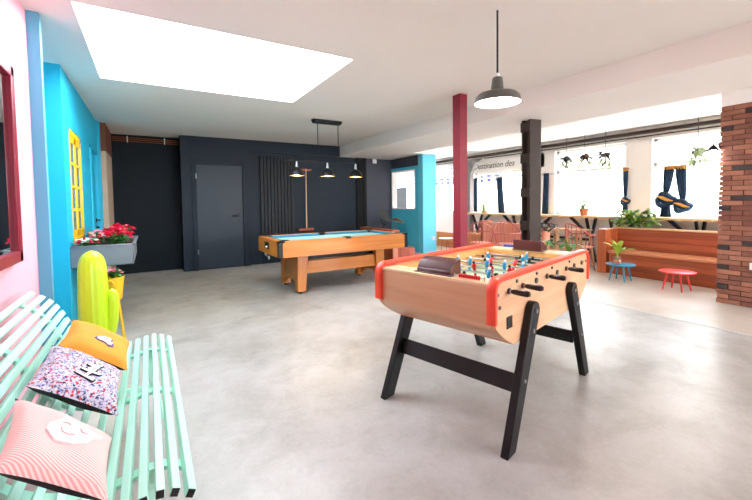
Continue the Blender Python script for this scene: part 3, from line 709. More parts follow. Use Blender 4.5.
# radiator
t = thing('column_radiator', 'tall dark vertical radiator on the navy alcove wall', 'radiator', (2.29, 7.8, 0))
for k in range(10): x = -.315+.07*k; MB().box((x-.031, -.06, .5), (x+.031, -.01, 2.19)).build('fin', 'radiator', t, bevel=.008)
MB().box((-.35, -.05, 2.17), (.35, .0, 2.2)).build('header', 'radiator', t, bevel=.01); MB().box((-.35, -.05, .475), (.35, .0, .52)).build('header', 'radiator', t, bevel=.01)
for x in (-.3, .3):
    for z in (.6, 2.1): MB().box((x-.02, -.02, z), (x+.02, .05, z+.04)).build('bracket', 'radiator', t)
for x in (-.31, .31): MB().tube([(x, -.03, .48), (x, -.03, .0)], .012, 8).build('pipe', 'radiator', t)
# cue rack and cue
t = thing('cue_rack', 'red-brown wooden cue rack on the navy alcove wall', 'rack', (2.88, 7.78, 0))
MB().box((-.17, -.1, .645), (.17, .02, .69)).build('lower_shelf', 'red_wood', t, bevel=.004); MB().box((-.15, -.07, 1.93), (.15, .02, 1.965)).build('upper_bracket', 'red_wood', t, bevel=.004)
tag(MB().tube([(2.885, 7.69, .691), (2.89, 7.695, 1.1), (2.9, 7.698, 1.97)], [.014, .011, .007], 10).build('pool_cue', 'cue_wood', loc=(2.885, 7.69, .69)), 'pale pool cue standing in the cue rack', 'cue')
# partition shelf and boxes behind the pool table
t = thing('low_partition', 'red-brown wooden partition just beyond the right end of the pool table', 'partition', (4.03, 6.6, 0))
MB().box((-.06, -.6, 0), (.06, .6, .66)).build('panel', 'red_wood', t); MB().box((-.09, -.63, .66), (.09, .63, .70)).build('cap', 'red_wood', t, bevel=.004); MB().box((-.055, -.615, 0), (.055, -.6, .66)).build('end_panel', 'salmon', t)  # salmon end panel: light on the near end put into its colour
t = thing('plant_box', 'small pinkish terracotta box on the floor by the blue wall', 'box', (4.44, 6.33, 0), -.4)
MB().box((-.22, -.16, 0), (.22, .16, .3)).build('body', 'pink_tile', t, bevel=.006)
s = MB()
for x in (-.0742, .0742): s.box((x-.004, -.163, .0), (x+.004, -.159, .3))
s.build('seam', 'red_wood', t)
t = thing('rubber_plant', 'dark leaved potted plant behind the pool table by the grey wall', 'plant', (4.36, 6.9, 0))
MB().lathe([(.1, 0), (.13, .26), (.135, .28), (.12, .28), (.1, .24)], n=24).build('pot', 'terracotta', t)
MB().tube([(0, 0, .24), (0.02, -.02, .5), (-.08, -.06, .78)], .012, 8).tube([(0, 0, .24), (.1, -.1, .5), (.24, -.12, .72)], .01, 8).build('stem', 'leaf_dark', t)
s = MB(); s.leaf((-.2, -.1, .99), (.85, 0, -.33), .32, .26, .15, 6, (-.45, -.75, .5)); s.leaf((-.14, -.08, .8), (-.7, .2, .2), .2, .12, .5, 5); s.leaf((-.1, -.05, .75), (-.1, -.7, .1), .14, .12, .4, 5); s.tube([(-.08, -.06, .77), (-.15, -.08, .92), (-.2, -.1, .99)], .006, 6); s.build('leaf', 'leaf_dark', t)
s = MB(); s.leaf((.12, -.12, .84), (.95, 0, -.08), .34, .13, .15, 6, (-.4, -.6, .7)); s.leaf((.2, -.12, .72), (.5, .6, .1), .14, .08, .3, 5); s.tube([(.2, -.11, .7), (.14, -.12, .84)], .006, 6); s.build('dry_leaf', 'leaf_brown', t, label='browned leaf')

# ================================================================== FOOSBALL TABLE
fb = thing('foosball_table', 'beech foosball table with orange rails and splayed black legs', 'foosball table', (2.0435, 1.3485, 0), math.atan2(.26258482, .96490892)-.016)
EL, ER, EC, ZTp = -.683, .727, .022, .855
def side_poly(inset=0):
    a, b = EL+inset, ER-inset
    pl = [(a, ZTp), (a, .66)]
    for k in range(1, 8):
        u = k/8; pl.append((a + (u**1.25)*.195, .66 - .145*(u**.85)))
    pl += [(a+.2, .512), (b-.2, .512)]
    for k in range(7, 0, -1):
        u = k/8; pl.append((b - (u**1.25)*.195, .66 - .145*(u**.85)))
    return pl + [(b, .66), (b, ZTp)]
for y0, y1 in ((.032, .066), (.774, .798)): MB().prism(side_poly(), 1, y0, y1).build('side_panel', 'beech', fb, bevel=.003)
def end_shell(sg, y0, y1):
    a = EL if sg < 0 else ER; s = MB(); prof = [(0, .84), (0, .66)] + [((u**1.25)*.195, .66-.145*(u**.85)) for u in [k/8 for k in range(1, 8)]] + [(.2, .515)]
    out = [(a - sg*(d+.006), z) for d, z in prof]; inn = [(a - sg*(d+.03), z+(.02 if z < .66 else 0)) for d, z in prof]
    s.prism(out + inn[::-1], 1, y0, y1); return s
for sg in (-1, 1):
    end_shell(sg, .066, .774).build('end_panel', 'beech_side', fb)
    a = EL if sg < 0 else ER; lo, hi = sorted((a - sg*.002, a - sg*.125))
    MB().box((lo, .066, .838), (hi, .774, .852)).build('end_deck', 'beech_light', fb, bevel=.002)
    lo, hi = sorted((a - sg*.125, a - sg*.105)); 
    iw = MB().box((lo, .066, .70), (hi, .774, .838)).build('inner_end_wall', 'inner_wood', fb)
    lo, hi = sorted((a - sg*.1262, a - sg*.123)); MB().box((lo, .32, .727), (hi, .52, .80)).build('goal_mouth', 'black_plastic', iw)
    # maroon quarter-round ball cover
    c0 = a - sg*.035; poly = [(c0, .852)] + [(c0 - sg*.098*math.sin(q)**.9 if False else c0 - sg*.1*(1-math.cos(q)), .852 + .082*math.sin(q)) for q in [k*PI/2/10 for k in range(1, 11)]] + [(c0 - sg*.1, .852)]
    y0, y1 = (.30, .525) if sg < 0 else (.31, .53)
    cv = MB().prism(poly, 1, y0, y1).build('ball_cover', 'maroon', fb, bevel=.003, label='maroon quarter-round cover')
    lo, hi = sorted((c0 + sg*.012, c0 - sg*.104)); MB().box((lo, y0-.012, .8515), (hi, y1+.012, .857)).build('cover_base', 'maroon', cv, bevel=.001)
    # score beads
    cy, mt = ((.19, 'red_plastic') if sg < 0 else (.60, 'deep_blue_plastic')); xx = a - sg*.034
    sw = MB().tube([(xx, cy-.085, .866), (xx, cy+.085, .866)], .003, 6).tube([(xx, cy-.085, .852), (xx, cy-.085, .874)], .004, 6).tube([(xx, cy+.085, .852), (xx, cy+.085, .874)], .004, 6).build('score_wire', 'chrome', fb)
    for k in range(10): MB().ball((xx, cy-.056+.0122*k, .866), .0115, 8, (1, .5, 1)).build('score_bead', mt, sw)
MB().box((EL+.2, .066, .512), (ER-.2, .774, .532)).build('bottom_panel', 'beech_side', fb)
MB().box((EL+.105, .066, .70), (ER-.105, .774, .722)).build('playfield', 'field', fb)
ln = MB(); 
for x in (EC, EC-.28, EC+.28): ln.box((x-.003, .08, .722), (x+.003, .76, .7228))
for y in (.082, .758): ln.box((-.55, y-.002, .722), (.575, y+.002, .7228))
ln.build('field_line', 'white_plastic', fb)
for y0, y1 in ((.066, .072), (.768, .774)): MB().box((EL+.125, y0, .722), (ER-.125, y1, .845)).build('inner_side_wall', 'inner_wood', fb)
# orange padded rails wrapping both ends
def rail(yc):
    path = [(EL-.006, .662), (EL-.006, .80)] + [(EL+.052-.058*math.cos(q), .812+.058*math.sin(q)) for q in [k*PI/2/6 for k in range(0, 7)]] 
    mir = [(2*EC-x, z) for x, z in path][::-1]; pth = path + mir
    prof = []
    w2, hh = .026, .014
    for k in range(12):
        a = k*2*PI/12; cx = math.copysign(abs(math.cos(a))**.6, math.cos(a)); sx = math.copysign(abs(math.sin(a))**.6, math.sin(a)); prof.append((w2*cx, hh*sx))
    s = MB(); rings = []
    for i, (x, z) in enumerate(pth):
        a = pth[max(0, i-1)]; b = pth[min(len(pth)-1, i+1)]; d = V(b[0]-a[0], 0, b[1]-a[1]).normalized(); nn = V(-d.z, 0, d.x)
        rings.append([s.bm.verts.new(V(x, yc, z) + V(0, u, 0) + nn*v) for u, v in prof])
    for a, b in zip(rings, rings[1:]):
        for k in range(12): s.bm.faces.new((a[k], a[(k+1) % 12], b[(k+1) % 12], b[k]))
    s.bm.faces.new(rings[0][::-1]); s.bm.faces.new(rings[-1]); return s
for yc in (.045, .786): rail(yc).build('top_rail', 'orange_rail', fb, label='orange padded rail')
# legs
for yc, yo in ((-.01, 1), (.84, -1)):
    for sg in (-1, 1):
        ft, tp = (sg*.60+.008, 0.0), (sg*.315+.01, .655); d = V(tp[0]-ft[0], tp[1]-ft[1]).normalized(); n = V(-d.y, d.x); w0, w1 = .041, .052
        poly = []
        # flat foot on the floor
        for s_, w_ in ((1, w0),): 
            k0 = V(*ft) + n*w_; k1 = V(*ft) - n*w_
            k0 = k0 - d*(k0.y/d.y); k1 = k1 - d*(k1.y/d.y)
        arc = [V(*tp) - n*w1*math.cos(q) + d*w1*math.sin(q) for q in [k*PI/10 for k in range(11)]]
        poly = [tuple(k0), tuple(k1)] + [tuple(q) for q in arc]
        a, b = sorted((yc, yc+yo*.042))
        lg = MB().prism(poly, 1, a, b).build('leg', 'black_wood', fb, bevel=.005)
        for f_ in (0.0, -.105, -.36):
            c_ = V(*tp) + d*f_; q = [(c_.x, yc-yo*.006, c_.y), (c_.x, yc+yo*.002, c_.y)]
            MB().tube(q, .0125 if f_ > -.3 else .009, 12).build('bolt', 'steel', lg)
for sg in (-1, 1):
    ft, tp = V(sg*.60, 0, 0), V(sg*.322, 0, .655); d = (tp-ft).normalized(); c_ = ft + d*(.36/d.z)
    c_ = ft + (tp-ft)*(.30/.655)
    MB().bar((c_.x-sg*.02, .042, c_.z), (c_.x-sg*.02, .798, c_.z), .095, .022, (-sg*d.z, 0, sg*d.x*1.0) if False else (d.z, 0, -d.x)).build('stretcher', 'black_wood', fb, bevel=.003)
# fittings on the near side panel
MB().box((-.566, .027, .612), (-.509, .034, .672)).build('coin_slot', 'black_plastic', fb, bevel=.002)
for x, z in ((-.66, .80), (-.64, .735), (.62, .80), (.685, .80), (-.455, .835), (-.2, .838), (.03, .838), (.34, .838)):
    MB().tube([(x, .026, z), (x, .034, z)], .009, 10).build('panel_screw', 'lamp_shade', fb)
# rods and players
ROD = [(-.547, 'r', [.60]), (-.385, 'r', [.37, .66]), (-.21, 'b', [.315, .525, .725]), (-.053, 'r', [.255, .38, .505, .63, .745]), (.112, 'b', [.242, .37, .50, .635, .74]), (.275, 'r', [.19, .37, .555]), (.43, 'b', [.38, .66]), (.59, 'b', [.42])]
def man(rod, x, y, team, tilt):
    R = Matrix.Translation((x, y, .80)) @ Matrix.Rotation(tilt, 4, 'Y') @ Matrix.Scale(.86, 4)
    body = MB().lathe([(.008, -.034), (.0125, -.02), (.0155, -.006), (.0165, .01), (.0135, .022), (.006, .03)], n=12, mat=R @ Matrix.Diagonal((.85, 1.15, 1, 1)))
    o = body.build('player', 'red_plastic' if team == 'r' else 'blue_plastic', fb)
    MB().lathe([(.011*math.sin(PI*i/7), .039-.012*math.cos(PI*i/7)) for i in range(8)], n=10, mat=R).build('head', 'black_plastic' if team == 'r' else 'white_plastic', o)
    MB().lathe([(.011, -.072), (.0125, -.068), (.011, -.045), (.007, -.032)], n=10, mat=R @ Matrix.Diagonal((1, .85, 1, 1))).build('foot', 'red_plastic' if team == 'r' else 'blue_plastic', o)
for i, (x, team, ys) in enumerate(ROD):
    near = team == 'r'
    yA, yB = (-.03, .81) if near else (.032, .87)
    ho = .0 if i not in (0,) else 0
    rd = MB().tube([(x, yA, .80), (x, yB, .80)], .0075, 10).build('rod', 'chrome', fb)
    if near: h0, h1 = .015, -.078
    else: h0, h1 = .818, .932
    sgn = -1 if near else 1
    MB().tube([(x, h0, .80), (x, h0+sgn*.012, .80), (x, h0+sgn*.04, .80), (x, h0+sgn*.078, .80), (x, h0+sgn*.09, .80)], [.009, .013, .0145, .016, .011], 14).build('handle', 'black_plastic', rd)
    for yb in (.028, .804): MB().tube([(x, yb-.006, .80), (x, yb+.006, .80)], .015, 12).build('bearing', 'lamp_shade', rd)
    tl = (.5, -.5, .35, -.2, .15, .6, -.35, .2)[i]
    for k, y in enumerate(ys): man(rd, x, y, team, tl+random.uniform(-.03, .03))
    for y in (ys[0]-.05, ys[-1]+.045):
        if .09 < y < .75: MB().tube([(x, y-.009, .80), (x, y+.009, .80)], .012, 10).build('rod_stop', 'black_plastic', rd)

# ================================================================== POSTS AND PENDANT
tag(MB().box((3.15, 3.30, 0), (3.265, 3.425, ZC)).build('painted_post', 'red_post', bevel=.003, loc=(3.2, 3.36, 0)), 'dark red square post from floor to ceiling behind the foosball table', 'post')
t = thing('riveted_column', 'dark brown riveted steel column standing behind the foosball table', 'column', (4.27, 3.17, 0), -.15)
for y in (-.075, .045): MB().box((-.09, y, 0), (-.06, y+.03, ZB)).box((-.06, y, 0), (.06, y+.012, ZB)).box((.06, y, 0), (.09, y+.03, ZB)).build('channel', 'dark_steel', t)
MB().box((-.05, -.02, 0), (.05, .02, ZB)).build('core', 'dark_steel', t)
for z in (.02, .42, .85, 1.28, 1.72, 2.12):
    o = MB().box((-.105, -.08, z), (-.088, .08, z+.12)).build('batten_plate', 'dark_steel', t)
    r = MB()
    for y in (-.055, .055):
        for q in (.03, .09): r.ball((-.105, y, z+q), .011, 6)
    r.build('rivet', 'dark_steel', o)
t = thing('grey_column', 'grey steel column with a curved bracket beyond the dark red post', 'column', (7.3, 7.3, 0))
MB().box((-.07, -.08, 0), (.07, .08, 2.31)).build('shaft', 'grey_steel', t, bevel=.004)
MB().prism([(-.08, 1.95), (-.08, 2.31), (-.5, 2.31), (-.42, 2.25), (-.28, 2.2), (-.16, 2.1)], 0, -.05, .05).build('bracket', 'grey_steel', t)
t = thing('pendant_lamp', 'grey industrial pendant lamp with a bright disc hung over the foosball table', 'lamp', (2.0, 1.745, ZC))
MB().lathe([(.02, 0), (.02, -.006), (.006, -.008)], n=16).build('ceiling_rose', 'ceiling_light', t)
MB().tube([(0, 0, 0), (0, 0, -.44)], .0065, 8).build('cable', 'black_plastic', t)
MB().lathe([(.014, -.415), (.016, -.43), (.016, -.45), (.012, -.455)], n=14).build('connector', 'white_plastic', t)
MB().lathe([(.028, -.442), (.034, -.452), (.042, -.525), (.05, -.535), (.052, -.54)], n=24).build('lamp_socket', 'lamp_shade', t)
sh = MB().lathe([(.05, -.535), (.09, -.54), (.122, -.55), (.14, -.568), (.151, -.605), (.152, -.61), (.146, -.61), (.135, -.57), (.05, -.545)], n=40).build('lamp_shade', 'lamp_shade', t)
MB().lathe([(.0, -.592), (.145, -.592), (.145, -.606), (.0, -.606)], n=40).build('diffuser', 'diffuser', sh)

# ================================================================== BOOTH, TABLES, PLANTS ON THE RIGHT
t = thing('wooden_booth', 'long red-brown wooden booth with a high back beside the brick wall', 'bench', (6.53, 2.5, 0)); LB = lambda x, y, z: (x-6.53, y-2.5, z)
ya, yb = .9, 3.5
MB().box(LB(6.57, ya, 0), LB(6.60, 3.37, .35)).build('front_panel', 'booth', t)
MB().box(LB(6.52, ya, .35), LB(6.9, 3.37, .388)).build('seat', 'seat_plank', t, bevel=.004)
MB().box(LB(6.9, ya, 0), LB(6.94, 3.5, .735)).build('backrest', 'booth', t)
MB().box(LB(6.53, 3.40, 0), LB(6.90, 3.54, .735)).build('arm_panel', 'booth_end', t, bevel=.003)
MB().box(LB(6.9, ya, .735), LB(7.09, 3.5, .755)).build('planter_top', 'counter_wood', t)
def low_table(loc, mat, label, r, h, rz=0):
    t = thing('low_table', label, 'table', loc, rz, 'small round tables by the wooden booth')
    MB().lathe([(.0, h-.016), (r-.004, h-.016), (r, h-.012), (r, h-.002), (r-.004, h), (.0, h)], n=40).build('tabletop', mat, t)
    for k in range(4):
        a = PI/4+k*PI/2; MB().tube([(r*.5*math.cos(a), r*.5*math.sin(a), h-.016), (r*.78*math.cos(a), r*.78*math.sin(a), .004)], [.014, .009], 10).build('leg', mat, t)
low_table((6.08, 2.95, 0), 'table_blue', 'small round blue table in front of the wooden booth', .195, .262, .02)
low_table((6.06, 2.23, 0), 'table_red', 'small round red table in front of the wooden booth', .205, .262, -.09)
t = thing('jar_plant', 'yellow-green leaves in a glass jar on the small blue table', 'plant', (6.03, 2.97, .262))
MB().lathe([(.062, 0), (.066, .004), (.066, .12), (.063, .12), (.063, .008), (0, .006)], n=28).build('glass_jar', 'jar_glass', t)
MB().lathe([(.058, .009), (.058, .055), (.0, .06)], n=20).build('soil', 'terracotta', t)
s = MB(); rng = random.Random(5)
for k in range(14): 
    a = k*2.4; e = rng.uniform(.55, 1.25); s.leaf((0, 0, .13+rng.uniform(0, .08)), (math.cos(a)*math.cos(e), math.sin(a)*math.cos(e), math.sin(e)), rng.uniform(.2, .3), .075, .3, 5)
s.tube([(0, 0, .05), (0, 0, .17)], .008, 6); s.build('foliage', 'leaf_lime', t)
# plants
def bush(name, label, loc, rad, h, seed, mats, n=120, ll=.09, lw=.05, pot=None, group=None, droop=.4):
    rng = random.Random(seed); t = thing(name, label, 'plant', loc, 0, group); z0 = 0
    if pot:
        pr, ph, pm = pot; MB().lathe([(pr*.75, 0), (pr, ph), (pr*1.04, ph), (pr*.9, ph), (pr*.8, ph*.85), (0, ph*.85)], n=24).build('pot', pm, t); z0 = ph*.85
    for q, m in enumerate(mats):
        s = MB()
        for k in range(n//len(mats)):
            a = rng.uniform(0, 2*PI); r = math.sqrt(rng.random()); zz = z0 + h*rng.uniform(.1, .92); wr = (rad[0], rad[1]) if isinstance(rad, tuple) else (rad, rad); f = math.sqrt(max(.1, 1-((zz-z0)/h-.45)**2*2.2))
            e = rng.uniform(-.2, 1.0); d = (math.cos(a)*math.cos(e), math.sin(a)*math.cos(e), math.sin(e)); s.leaf((wr[0]*r*f*math.cos(a)*.8, wr[1]*r*f*math.sin(a)*.8, zz), d, ll*rng.uniform(.7, 1.2), lw, droop, 4)
        s.build('foliage', m, t)
    s = MB()
    for k in range(5): a = k*2*PI/5; s.tube([(0, 0, z0*.9), (.25*(rad[0] if isinstance(rad, tuple) else rad)*math.cos(a), .25*(rad[1] if isinstance(rad, tuple) else rad)*math.sin(a), z0+h*.6)], .006, 5)
    s.build('stem', mats[0], t); return t
bush('bushy_plant', 'large bushy green plant growing behind the left end of the wooden booth back', (6.99, 3.2, .756), (.09, .42), .30, 11, ['leaf', 'leaf_mid', 'leaf_lime'], 260, .11, .055)
rk = random.Random(4)
# counters on black trestles along the windows
def counter(yc, L, label):
    t = thing('window_counter', label, 'table', (7.37, yc, 0), 0, 'counters along the shop windows')
    MB().box((-.2, -L/2, .885), (.2, L/2, .925)).build('tabletop', 'counter_wood', t, bevel=.004)
    for y in (-L/2+.2, L/2-.2):
        for a, b in (((-.17, 0), (.17, .88)), ((.17, 0), (-.17, .88))): MB().bar((a[0], y, a[1]), (b[0], y, b[1]), .06, .03, (0, 1, 0)).build('leg', 'black_metal', t)
        MB().bar((0, y, .5), (0, y-math.copysign(.42, y), .885), .05, .05).build('brace', 'black_metal', t)
    MB().bar((0, -L/2+.2, .45), (0, L/2-.2, .45), .05, .05).build('stretcher', 'black_metal', t)
counter(1.45, 1.5, 'pale wood counter on black trestles by the brick wall window'); counter(3.05, 1.66, 'pale wood counter on black trestles behind the wooden booth'); counter(4.75, 1.66, 'pale wood counter on black trestles in the gap left of the booth'); counter(6.45, 1.66, 'pale wood counter on black trestles behind the salmon booth')
bush('potted_plant', 'small green plant in a terracotta pot on the counter left of the booth', (7.33, 4.24, .926), .1, .18, 21, ['leaf_mid'], 40, .14, .045, (.085, .14, 'terracotta'))
bush('potted_plant', 'small pale plant in a pink pot on the counter near the brick wall', (7.33, 2.02, .926), .1, .15, 22, ['leaf_pale', 'leaf_mid'], 50, .1, .035, (.075, .1, 'salmon'))
bush('potted_plant', 'yellow-green plant in a wooden pot on the counter behind the salmon booth', (7.2, 6.68, .926), .1, .26, 23, ['leaf_lime', 'leaf_mid'], 60, .16, .05, (.09, .07, 'counter_wood'))
# knotted and straight curtains
def wave_sheet(s, pts, folds=4, amp=.02, n=32):
    # pts: list of (z, yc, half width); pleats along y
    rows = []
    for z, yc, hw in pts: rows.append([V(amp*min(1, hw/.1)*math.sin(folds*2*PI*k/n), yc + hw*(2*k/n-1), z) for k in range(n+1)])
    s.grid(rows)
def rod(y0, y1, z, label):
    t = thing('curtain_rod', label, 'curtain rod', (XF-.05, (y0+y1)/2, z), 0, 'thin curtain rods over the shop windows'); L = (y1-y0)/2
    MB().tube([(0, -L, 0), (0, L, 0)], .006, 8).build('rod', 'steel', t)
    for y in (-L, L): MB().ball((0, y, 0), .014, 8).build('finial', 'steel', t)
    for y in (-L+.04, L-.04): MB().bar((0, y, 0), (.05, y, 0), .012, .012).build('bracket', 'steel', t)
rod(3.55, 5.1, 1.80, 'thin curtain rod over the window left of the booth'); rod(1.85, 3.1, 1.785, 'thin curtain rod over the window behind the booth'); rod(5.3, 7.5, 1.80, 'thin curtain rod over the window behind the salmon booth')
def curtain(loc, label, w, h, lean=0, knot=None, R=.1, tail=True):
    t = thing('curtain', label, 'curtain', loc, 0, 'navy curtains at the shop windows'); s = MB()
    if knot is None:
        wave_sheet(s, [(0, 0, w), (-h*.3, lean*.2, w*1.02), (-h*.7, lean*.6, w*1.1), (-h, lean, w*1.2)]); s.build('drape', 'navy_cloth', t, solid=.006)
    else:
        kz = -h*knot; wave_sheet(s, [(0, 0, w), (kz*.3, lean*.3, w*.96), (kz*.7, lean*.7, w*.75), (kz*.95, lean, w*.5)]); s.build('drape', 'navy_cloth', t, solid=.006)
        k = MB()
        loop = lambda a, ph: (R*.45*math.sin(2*a+ph), lean + R*math.cos(a)*1.05, kz - R*.8 + R*.85*math.sin(a) + .2*R*math.sin(2*a))
        k.tube([loop(q*2*PI/28, .4) for q in range(29)], [.38*R*(1+.15*math.sin(5*q)) for q in range(29)], 12)
        k.ball((0, lean, kz - R*.75), R*.8, 10, (.7, 1, 1.05)); k.build('knot', 'navy_cloth', t)
        l = MB(); l.tube([(-R*.55, lean + R*1.15*(q/8-.5)*2, kz - R*.75 + R*.34*math.sin((q/8-.5)*3) + .1*R) for q in range(9)], [.05*R+.2*R*math.sin(PI*q/8) for q in range(9)], 10); l.build('lining', 'tan_cloth', t, label='tan lining showing in the knot')
        if tail:
            tl = MB(); wave_sheet(tl, [(kz-R*1.1, lean, w*.75), (-h*.97, lean, w*1.05)], 3, .025); tl.build('tail', 'navy_cloth', t, solid=.008)
            hm = MB(); wave_sheet(hm, [(-h*.965, lean, w*1.06), (-h, lean, w*1.08)], 3, .027); hm.build('hem', 'tan_cloth', t, solid=.01)
    b = MB(); wave_sheet(b, [(.035, 0, w*1.02), (-.03, 0, w*1.02)], 4, .022); b.build('top_band', 'tan_cloth' if knot else 'navy_cloth', t, solid=.008)
XC = XF-.05
curtain((XC, 7.36, 1.80), 'straight navy curtain nearest the grey column', .085, .86, .0)
curtain((XC, 6.52, 1.78), 'straight navy curtain flaring to the right above the salmon booth', .085, .86, -.07)
curtain((XC, 5.22, 1.79), 'straight navy curtain just right of the dark riveted column', .06, .86, .03)
curtain((XC, 3.60, 1.78), 'narrow knotted navy curtain above the bushy plant', .045, .8, .0, .66, .062)
curtain((XC, 2.915, 1.755), 'knotted navy curtain on the left of the pair near the brick wall', .076, .86, .045, .52, .11)
curtain((XC, 2.76, 1.75), 'knotted navy curtain on the right of the pair near the brick wall', .076, .8, -.04, .70, .095, False)
# hanging plants
for k, (y, z, nm) in enumerate(((4.59, 2.06, 'left'), (4.22, 2.06, 'middle'), (3.83, 2.06, 'right'), (2.45, 1.95, ''))):
    lab = ('hanging trailing plant, %s of the three under the steel lintel' % nm) if nm else 'hanging trailing plant beside the brick wall lamp'
    t = thing('hanging_plant', lab, 'plant', (7.3, y, z), 0, 'hanging plants in front of the windows'); s = MB(); rng = random.Random(40+k)
    for q in range(50):
        a = rng.uniform(0, 2*PI); r = rng.uniform(0, .1); s.leaf((r*math.cos(a), r*math.sin(a), rng.uniform(-.02, .08)), (math.cos(a), math.sin(a), rng.uniform(-.5, .8)), .1, .04, .8, 4)
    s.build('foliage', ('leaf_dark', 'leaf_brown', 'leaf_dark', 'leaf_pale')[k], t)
    s = MB()
    for q in range(30):
        a = rng.uniform(0, 2*PI); s.leaf((.08*math.cos(a), .08*math.sin(a), -rng.uniform(.02, .16)), (math.cos(a)*.6, math.sin(a)*.6, -.8), .09, .035, .2, 3)
    s.build('trailing_leaves', 'leaf_pale', t)
    MB().lathe([(.03, -.05), (.07, -.03), (.085, .02), (.075, .02), (.03, -.02)], n=18).build('pot', 'lamp_shade', t)
    MB().tube([(0, 0, .0), (0, 0, 2.5-z)], .004, 6).build('cord', 'black_metal', t)
# lettering on the facade
tag(text_obj('wall_lettering', 'Destination des', .21, 'sign_ink', None, Matrix.Translation((XF-.003, 6.78, 2.14)) @ Matrix.Rotation(-PI/2, 4, 'Z') @ Matrix.Rotation(PI/2, 4, 'X'), shear=.3, offset=.001), 'dark handwritten-style words Destination des above the shop window', 'lettering')
# wall lamp on the brick end
t = thing('wall_lamp', 'black wall lamp with a bright bulb on the end of the brick wall', 'lamp', (5.83, 1.728, 1.86))
MB().lathe([(.045, 0), (.045, .02), (.01, .022)], n=20, mat=Matrix.Rotation(-PI/2, 4, 'X')).build('wall_plate', 'black_metal', t)
MB().tube([(0, .02, 0), (-.03, .05, .03), (-.06, .06, .02), (-.075, .06, -.02)], .008, 8).build('arm', 'black_metal', t)
sh = MB().lathe([(.018, .045), (.03, .03), (.06, -.02), (.056, -.02), (.026, .026)], (-.075, .06, -.04), 20).build('lamp_shade', 'black_metal', t)
MB().ball((-.075, .06, -.075), .034, 10).build('bulb', 'spot', sh)
# salmon booth and chairs beyond
t = thing('salmon_booth', 'salmon panelled booth back seen between the two posts', 'bench', (6.3, 5.45, 0))
MB().box((0, -.75, 0), (.05, .45, .77)).build('backrest', 'salmon', t, bevel=.004); MB().box((-.0, .45, 0), (.3, .52, .8)).build('end_panel', 'red_wood', t, bevel=.003); MB().box((.05, -.75, .34), (.4, .45, .39)).build('seat', 'salmon', t, bevel=.004); MB().box((.34, -.75, 0), (.38, .45, .34)).build('front_panel', 'salmon', t)
tag(MB().box((6.55, 6.0, 0), (6.95, 6.85, .45)).build('wooden_chest', 'low_panel', bevel=.005, loc=(6.75, 6.4, 0)), 'low orange wooden box right of the dark red post', 'box')
tag(MB().box((6.85, 7.0, 0), (6.92, 10.4, .39)).build('low_wooden_panel', 'low_panel', bevel=.004, loc=(6.88, 8.7, 0)), 'low orange wooden panel along the window left of the dark red post', 'panel')
t = thing('side_table', 'small white round table by the low orange panel left of the red post', 'table', (6.15, 6.95, 0))
MB().lathe([(0, .33), (.17, .33), (.17, .345), (0, .345)], n=28).build('tabletop', 'white_plastic', t)
for k in range(3): a = k*2*PI/3; MB().tube([(.06*math.cos(a), .06*math.sin(a), .33), (.13*math.cos(a), .13*math.sin(a), .003)], .007, 8).build('leg', 'copper', t)
def wire_chair(loc, rz, label, mat):
    t = thing('wire_chair', label, 'chair', loc, rz, 'copper red wire chairs')
    MB().lathe([(0, .40), (.2, .40), (.21, .41), (.2, .42), (0, .42)], n=24).build('seat', 'salmon', t)
    fr = MB()
    fr.tube([(.24*math.cos(a), .24*math.sin(a), .62+.2*max(0, math.sin(a))) for a in [k*2*PI/24 for k in range(25)]], .011, 8); fr.build('back_rim', mat, t)
    w_ = MB()
    for k in range(13): a = -.35+k*(PI+.7)/12; w_.tube([(.2*math.cos(a), .2*math.sin(a), .41), (.235*math.cos(a), .235*math.sin(a), .52), (.24*math.cos(a), .24*math.sin(a), .62+.2*max(0, math.sin(a)))], .006, 6)
    w_.build('back_wires', mat, t)
    for k in range(4): a = PI/4+k*PI/2; MB().tube([(.14*math.cos(a), .14*math.sin(a), .40), (.23*math.cos(a), .23*math.sin(a), .004)], .01, 8).build('leg', mat, t)
wire_chair((5.6, 5.3, 0), 2.2, 'copper red wire chair in front of the salmon booth, nearest the red post', 'copper_wire')
wire_chair((5.85, 4.85, 0), -.6, 'copper red wire chair in front of the salmon booth, beside the dark riveted column', 'copper_wire')
wire_chair((6.5, 3.82, 0), 1.2, 'copper red wire chair against the end of the wooden booth', 'copper_wire')
def stool(loc, rz, label):
    t = thing('wooden_stool', label, 'stool', loc, rz, 'pale wooden stools at the window counters')
    MB().box((-.17, -.17, .64), (.17, .17, .675)).build('seat', 'stool_wood', t, bevel=.01)
    for a in (-1, 1):
        for b in (-1, 1): MB().bar((a*.13, b*.13, .64), (a*.18, b*.18, .0), .04, .04).build('leg', 'stool_wood', t, bevel=.003)
    for a in (-1, 1): MB().bar((a*.165, -.16, .25), (a*.165, .16, .25), .03, .03).build('stretcher', 'stool_wood', t)
for y, l in ((5.5, 'pale wooden stool at the counter, nearest the dark riveted column'), (5.05, 'pale wooden stool at the counter, second from the dark riveted column'), (4.6, 'pale wooden stool at the counter, third from the dark riveted column'), (4.15, 'pale wooden stool at the counter, nearest the booth end')):
    stool((7.0, y, 0), random.uniform(-.1, .1), l)
